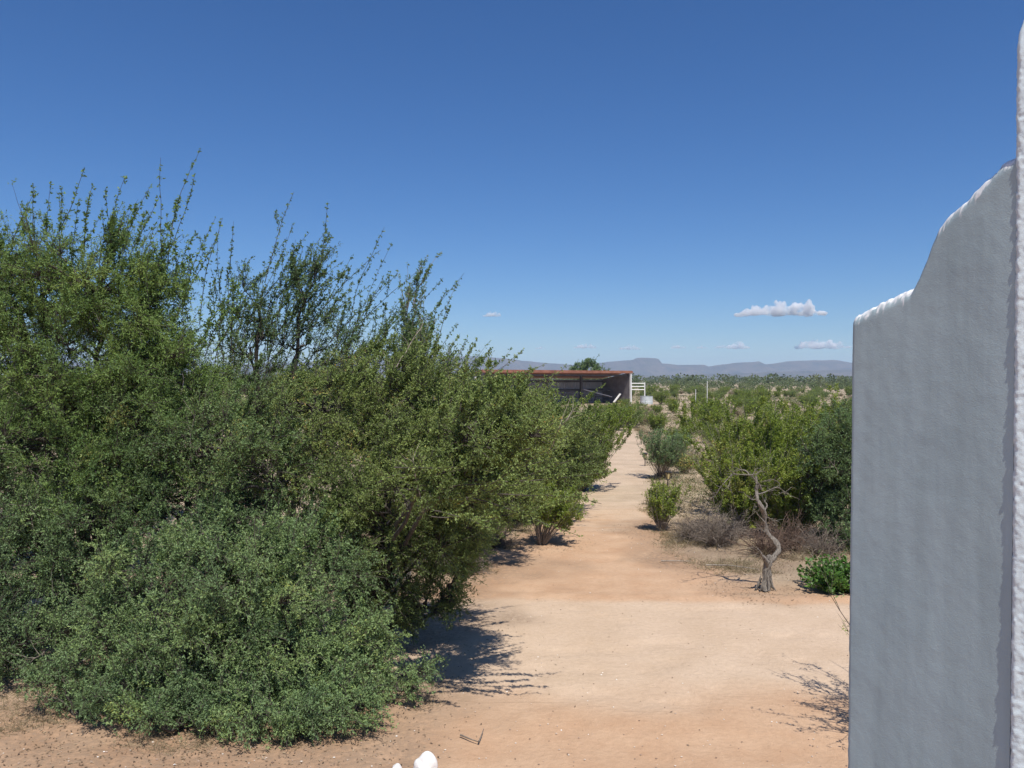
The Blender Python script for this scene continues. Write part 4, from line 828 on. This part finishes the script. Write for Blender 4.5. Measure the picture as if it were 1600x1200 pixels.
def wall_mesh():
    U = np.concatenate([np.linspace(0, .03, 10)[:-1], np.arange(.03, (.5815 * P0[1] - P0[0]) / (tw[0] - tw[1] * .5815) + .060, .004)])
    top = np.interp(U, us, zs); TH = .20; Rr = .045
    rows = []
    frac = np.concatenate([np.linspace(0, .55, 10)[:-1], np.linspace(.55, 1, 150)])
    nf = len(frac); na = 14
    lean_ = .03
    V = []
    for i, u in enumerate(U):
        k = math.sqrt(max(1 - (1 - min(u / .03, 1)) ** 2, 0.0)); th = TH * (.15 + .85 * k); c0 = -TH / 2     # centre line depth behind the face
        zt = top[i]
        yf = c0 + th / 2; yb = c0 - th / 2
        col = [(u - lean_ * (1 - fz) * 1.2, yf, (zt - Rr) * fz) for fz in frac]
        rad = min(Rr, th / 2)
        for a in np.linspace(0, math.pi / 2, na)[1:]: col.append((u, yf - rad * (1 - math.cos(a)), zt - Rr + Rr * math.sin(a)))
        for a in np.linspace(math.pi / 2, 0, na): col.append((u, yb + rad * (1 - math.cos(a)), zt - Rr + Rr * math.sin(a)))
        col += [(u - lean_ * (1 - fz) * 1.2, yb, (zt - Rr) * fz) for fz in (.9, .6, .3, 0)]
        V.append(col)
    V = np.array(V)
    e = (fbm(V[..., 0] * 1 + V[..., 1] * 3, V[..., 2], 28, 3, 4) - .5) * .0016 + (fbm(V[..., 0] + V[..., 1] * 2, V[..., 2], 5, 2, 14) - .5) * .003
    V[..., 1] += e
    rough = (fbm(V[..., 0] * 1.0, V[..., 1] * 1.0 + 7, 60, 3, 41) - .5) * .018
    near_top = ss(.06, 0, top[:, None] - V[..., 2]); V[..., 2] += rough * near_top
    endw = ss(.03, 0, V[..., 0]); V[..., 0] += (fbm(V[..., 2], V[..., 1], 45, 3, 51) - .5) * .006 * endw
    W3 = np.stack([V[..., 0] * tw[0] + V[..., 1] * -nw[0] * -1, V[..., 0] * tw[1] + V[..., 1] * nw[1], V[..., 2]], -1)
    W3[..., 0] = V[..., 0] * tw[0] + V[..., 1] * nw[0]
    n_, m2 = V.shape[:2]; idx = np.arange(n_ * m2).reshape(n_, m2)
    sun_rim = .006 + .022 * fbm(V[..., 0], V[..., 0] * 0 + 3, 40, 3, 91) + .02 * ss(.6, .9, vnoise(V[..., 0] * 130, V[..., 0] * 0, 17))  # depth of the sunlit edge painted in colour along the wall top
    slope = np.gradient(top, U)[:, None]; sun_rim = sun_rim * (1.0 - .75 * ss(.9, 2.2, np.abs(slope)))
    cap = ss(sun_rim + .008, sun_rim - .004, top[:, None] - V[..., 2] + (fbm(V[..., 0], V[..., 2], 190, 2, 92) - .5) * .035)  # weight of the painted sunlight, speckled where it spills down the face
    b = MB(); b.add(W3.reshape(-1, 3), np.stack([idx[:-1, :-1], idx[1:, :-1], idx[1:, 1:], idx[:-1, 1:]], -1).reshape(-1, 4), cap.reshape(-1))  # cap: weight of the sunlight painted along the wall top, passed as tint
    b.add(W3[0], np.arange(m2)[None]); b.add(W3[-1], np.arange(m2)[::-1][None])
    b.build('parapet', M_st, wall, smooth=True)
wall_mesh()
M_pier = M_st.copy(); M_pier.name = 'sunlit_tone_pier'  # same stucco made paler in colour, standing in for stronger sun on the pier
for n_ in M_pier.node_tree.nodes:
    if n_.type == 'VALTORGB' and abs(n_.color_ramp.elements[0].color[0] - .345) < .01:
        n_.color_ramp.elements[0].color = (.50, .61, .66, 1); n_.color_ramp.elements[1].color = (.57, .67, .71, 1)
def pier():
    # square pier with rounded rough corners, standing a little proud of the wall
    PA = R(56); t2 = np.array([math.sin(PA), -math.cos(PA)]); n2_ = np.array([-math.cos(PA), -math.sin(PA)])
    rr = .6035; s = .058
    # front left corner
    t = (.5815 * P0[1] - P0[0]) / (tw[0] - tw[1] * .5815); q = P0 + tw * t
    E = q + np.array([math.sin(R(SUN_AZ)), math.cos(R(SUN_AZ))]) * s
    Wd, Dp, rc = .34, .34, .012
    cs = []
    def arc(cx, cy, a0, a1, n=9): return [(cx + rc * math.cos(a), cy + rc * math.sin(a)) for a in np.linspace(a0, a1, n)]
    # local: x along t2, y along -n2 (depth)
    loop = []
    loop += [(x, 0) for x in np.arange(rc, Wd - rc, .004)]
    loop += arc(Wd - rc, rc, -math.pi / 2, 0)
    loop += [(Wd, y) for y in np.linspace(rc, Dp - rc, 8)[1:]]
    loop += arc(Wd - rc, Dp - rc, 0, math.pi / 2)
    loop += [(x, Dp) for x in np.linspace(Wd - rc, rc, 8)[1:]]
    loop += arc(rc, Dp - rc, math.pi / 2, math.pi)
    loop += [(0, y) for y in np.arange(Dp - rc, rc, -.004)[1:]]
    loop += arc(rc, rc, math.pi, 1.5 * math.pi)[:-1]
    loop = np.array(loop)
    Z = np.concatenate([np.linspace(0, 1.9, 8)[:-1], np.arange(1.9, 4.36, .0045)])
    ctr = np.array([Wd / 2, Dp / 2]); V = []
    for z in Z:
        k = 1.0; V.append(np.concatenate([ctr + (loop - ctr) * k, np.full((len(loop), 1), z)], 1))
    for a in np.linspace(0, 1, 14)[1:]:
        k = 1 - .42 * (1 - math.sqrt(max(1 - a * a, 0))); V.append(np.concatenate([ctr + (loop - ctr) * k, np.full((len(loop), 1), 4.36 + .16 * a)], 1))
    V = np.array(V)
    out = unit(V[..., :2] - ctr)
    al = np.arctan2(out[..., 1], out[..., 0]) * .30
    e = (fbm(al, V[..., 2], 70, 3, 61) - .5) * .008 + (fbm(al, V[..., 2], 6, 2, 62) - .5) * .002
    V[..., :2] += out * e[..., None]
    base = E + t2 * 0
    lean_ = (V[..., 2] - 3.0) * .006
    W3 = np.stack([base[0] - P0[0] + V[..., 0] * t2[0] - V[..., 1] * n2_[0] + lean_, base[1] - P0[1] + V[..., 0] * t2[1] - V[..., 1] * n2_[1], V[..., 2]], -1)
    n_, m2 = V.shape[:2]; idx = np.arange(n_ * m2).reshape(n_, m2); nxt = np.roll(idx, -1, 1)
    b = MB(); b.add(W3.reshape(-1, 3), np.stack([idx[:-1], nxt[:-1], nxt[1:], idx[1:]], -1).reshape(-1, 4), .25); b.add(W3[-1], np.arange(m2)[None], .25)
    b.build('pier', M_pier, wall, smooth=True)
pier()

# ------------------------------------------------------------ clouds: real puffs beyond the mountains
def cloud(px, py, wpx, hpx, lb, seed, D=7000, dens=.016):
    r_ = np.random.default_rng(seed)
    cx, cz = (px - 800) / 1300 * D, CAMH + (592 - py) / 1300 * D; wd, hh = wpx / 1300 * D, hpx / 1300 * D
    b = MB(); n = max(int(7 * wpx / hpx / 1.5), 7)
    bmx = []
    for i in range(n):
        fx = (i + .5) / n * 2 - 1 + r_.normal(0, .05); env = max(1 - abs(fx) ** 2.2, .02) ** .6 * (.5 + .5 * r_.uniform())
        rr = np.array([wd / n * r_.uniform(.9, 1.7), wd / n * 1.4, max(hh * .5 * env, hh * .12)])
        bmx.append((cx + fx * wd * .46, r_.normal(0, wd * .06), cz - hh * .4 + rr[2] * .75, *rr))
    mb = bpy.data.metaballs.new('m'); mb.resolution = max(wd / 60, 4); mb.render_resolution = mb.resolution
    u = np.linspace(0, np.pi, 13); v_ = np.linspace(0, 2 * np.pi, 21)[:-1]; U, V_ = np.meshgrid(u, v_, indexing='ij')
    d = np.stack([np.sin(U) * np.cos(V_), np.sin(U) * np.sin(V_), np.cos(U)], -1)
    idx = np.arange(13 * 20).reshape(13, 20); A_ = idx[:-1]; B_ = idx[1:]; F = np.stack([A_, B_, np.roll(B_, -1, 1), np.roll(A_, -1, 1)], -1).reshape(-1, 4)
    bpy.data.metaballs.remove(mb)
    for (x, y, z, rx, ry, rz_) in bmx:
        k = 1 + .16 * np.sin(d[..., 0] * 6 + x) + .12 * np.sin(d[..., 2] * 8 + z) + .1 * np.sin(d[..., 0] * 13 + d[..., 2] * 9)
        P = d * k[..., None] * [rx, ry, rz_] + [x - cx, y, z - cz]
        P[..., 2] = np.maximum(P[..., 2], -hh * .42 + .04 * hh * np.sin(P[..., 0] / wd * 19))
        b.add(P.reshape(-1, 3), F)
    me = b.mesh('cloud', M_cloud)
    o = bpy.data.objects.new('cloud', me); C.objects.link(o); o.location = (cx, D, cz)
    md = o.modifiers.new('merge', 'REMESH'); md.mode = 'VOXEL'; md.voxel_size = max(hh / 16, 2.0)
    tag(o, lb, 'cloud', 'small white clouds above the mountains')
M_cloud = bpy.data.materials.new('cloud_vapour'); M_cloud.use_nodes = True; t_ = M_cloud.node_tree; t_.nodes.clear()
pv = t_.nodes.new('ShaderNodeVolumePrincipled'); pv.inputs['Color'].default_value = (1, 1, 1, 1); pv.inputs['Density'].default_value = .016; pv.inputs['Anisotropy'].default_value = 0
tc = t_.nodes.new('ShaderNodeTexCoord'); nn = t_.nodes.new('ShaderNodeTexNoise'); nn.inputs['Scale'].default_value = .014; nn.inputs['Detail'].default_value = 6; t_.links.new(tc.outputs['Object'], nn.inputs['Vector'])
mr = t_.nodes.new('ShaderNodeMapRange'); mr.inputs[1].default_value = .40; mr.inputs[2].default_value = .72; mr.inputs[3].default_value = 0; mr.inputs[4].default_value = .075; t_.links.new(nn.outputs[0], mr.inputs[0]); t_.links.new(mr.outputs[0], pv.inputs['Density'])
ou = t_.nodes.new('ShaderNodeOutputMaterial'); t_.links.new(pv.outputs[0], ou.inputs['Volume'])
for a in ((1222, 482, 150, 28, 'largest, long flat cloud high over the right mountains'), (1283, 537, 84, 19, 'bright cloud low near the wall'),
          (1153, 539, 34, 14, 'small bright cloud right of centre, left of the bright one by the wall'), (1126, 541, 18, 7, 'tiny cloud just left of the small bright one'),
          (1097, 542, 20, 6, 'faint tiny cloud, second left of the small bright one'), (1060, 541, 26, 8, 'small faint cloud right of the flat topped mountain'),
          (984, 542, 34, 10, 'small cloud left of the flat topped mountain'), (915, 540, 36, 10, 'small cloud above the round tree'),
          (770, 490, 26, 11, 'lone small cloud over the shrub tips left of the shed'), (845, 543, 18, 5, 'faint wisp of cloud above the shed roof'),
          (243, 557, 60, 26, 'white cloud showing through the left shrub near the horizon')):
    cloud(*a, seed=int(a[0]))

# ------------------------------------------------------------ haze
b = MB(); b.box((0, 2200, 58), (12400, 6200, 126))
m = bpy.data.materials.new('haze_air'); m.use_nodes = True; t_ = m.node_tree; t_.nodes.clear()
pv = t_.nodes.new('ShaderNodeVolumePrincipled'); pv.inputs['Color'].default_value = (.50, .70, 1.0, 1); pv.inputs['Density'].default_value = 1.6e-4; pv.inputs['Anisotropy'].default_value = 0
ou = t_.nodes.new('ShaderNodeOutputMaterial'); t_.links.new(pv.outputs[0], ou.inputs['Volume'])
o = b.build('haze', m); tag(o, kind='stuff'); o['label'] = 'pale blue haze in the air toward the mountains'; o['category'] = 'haze'
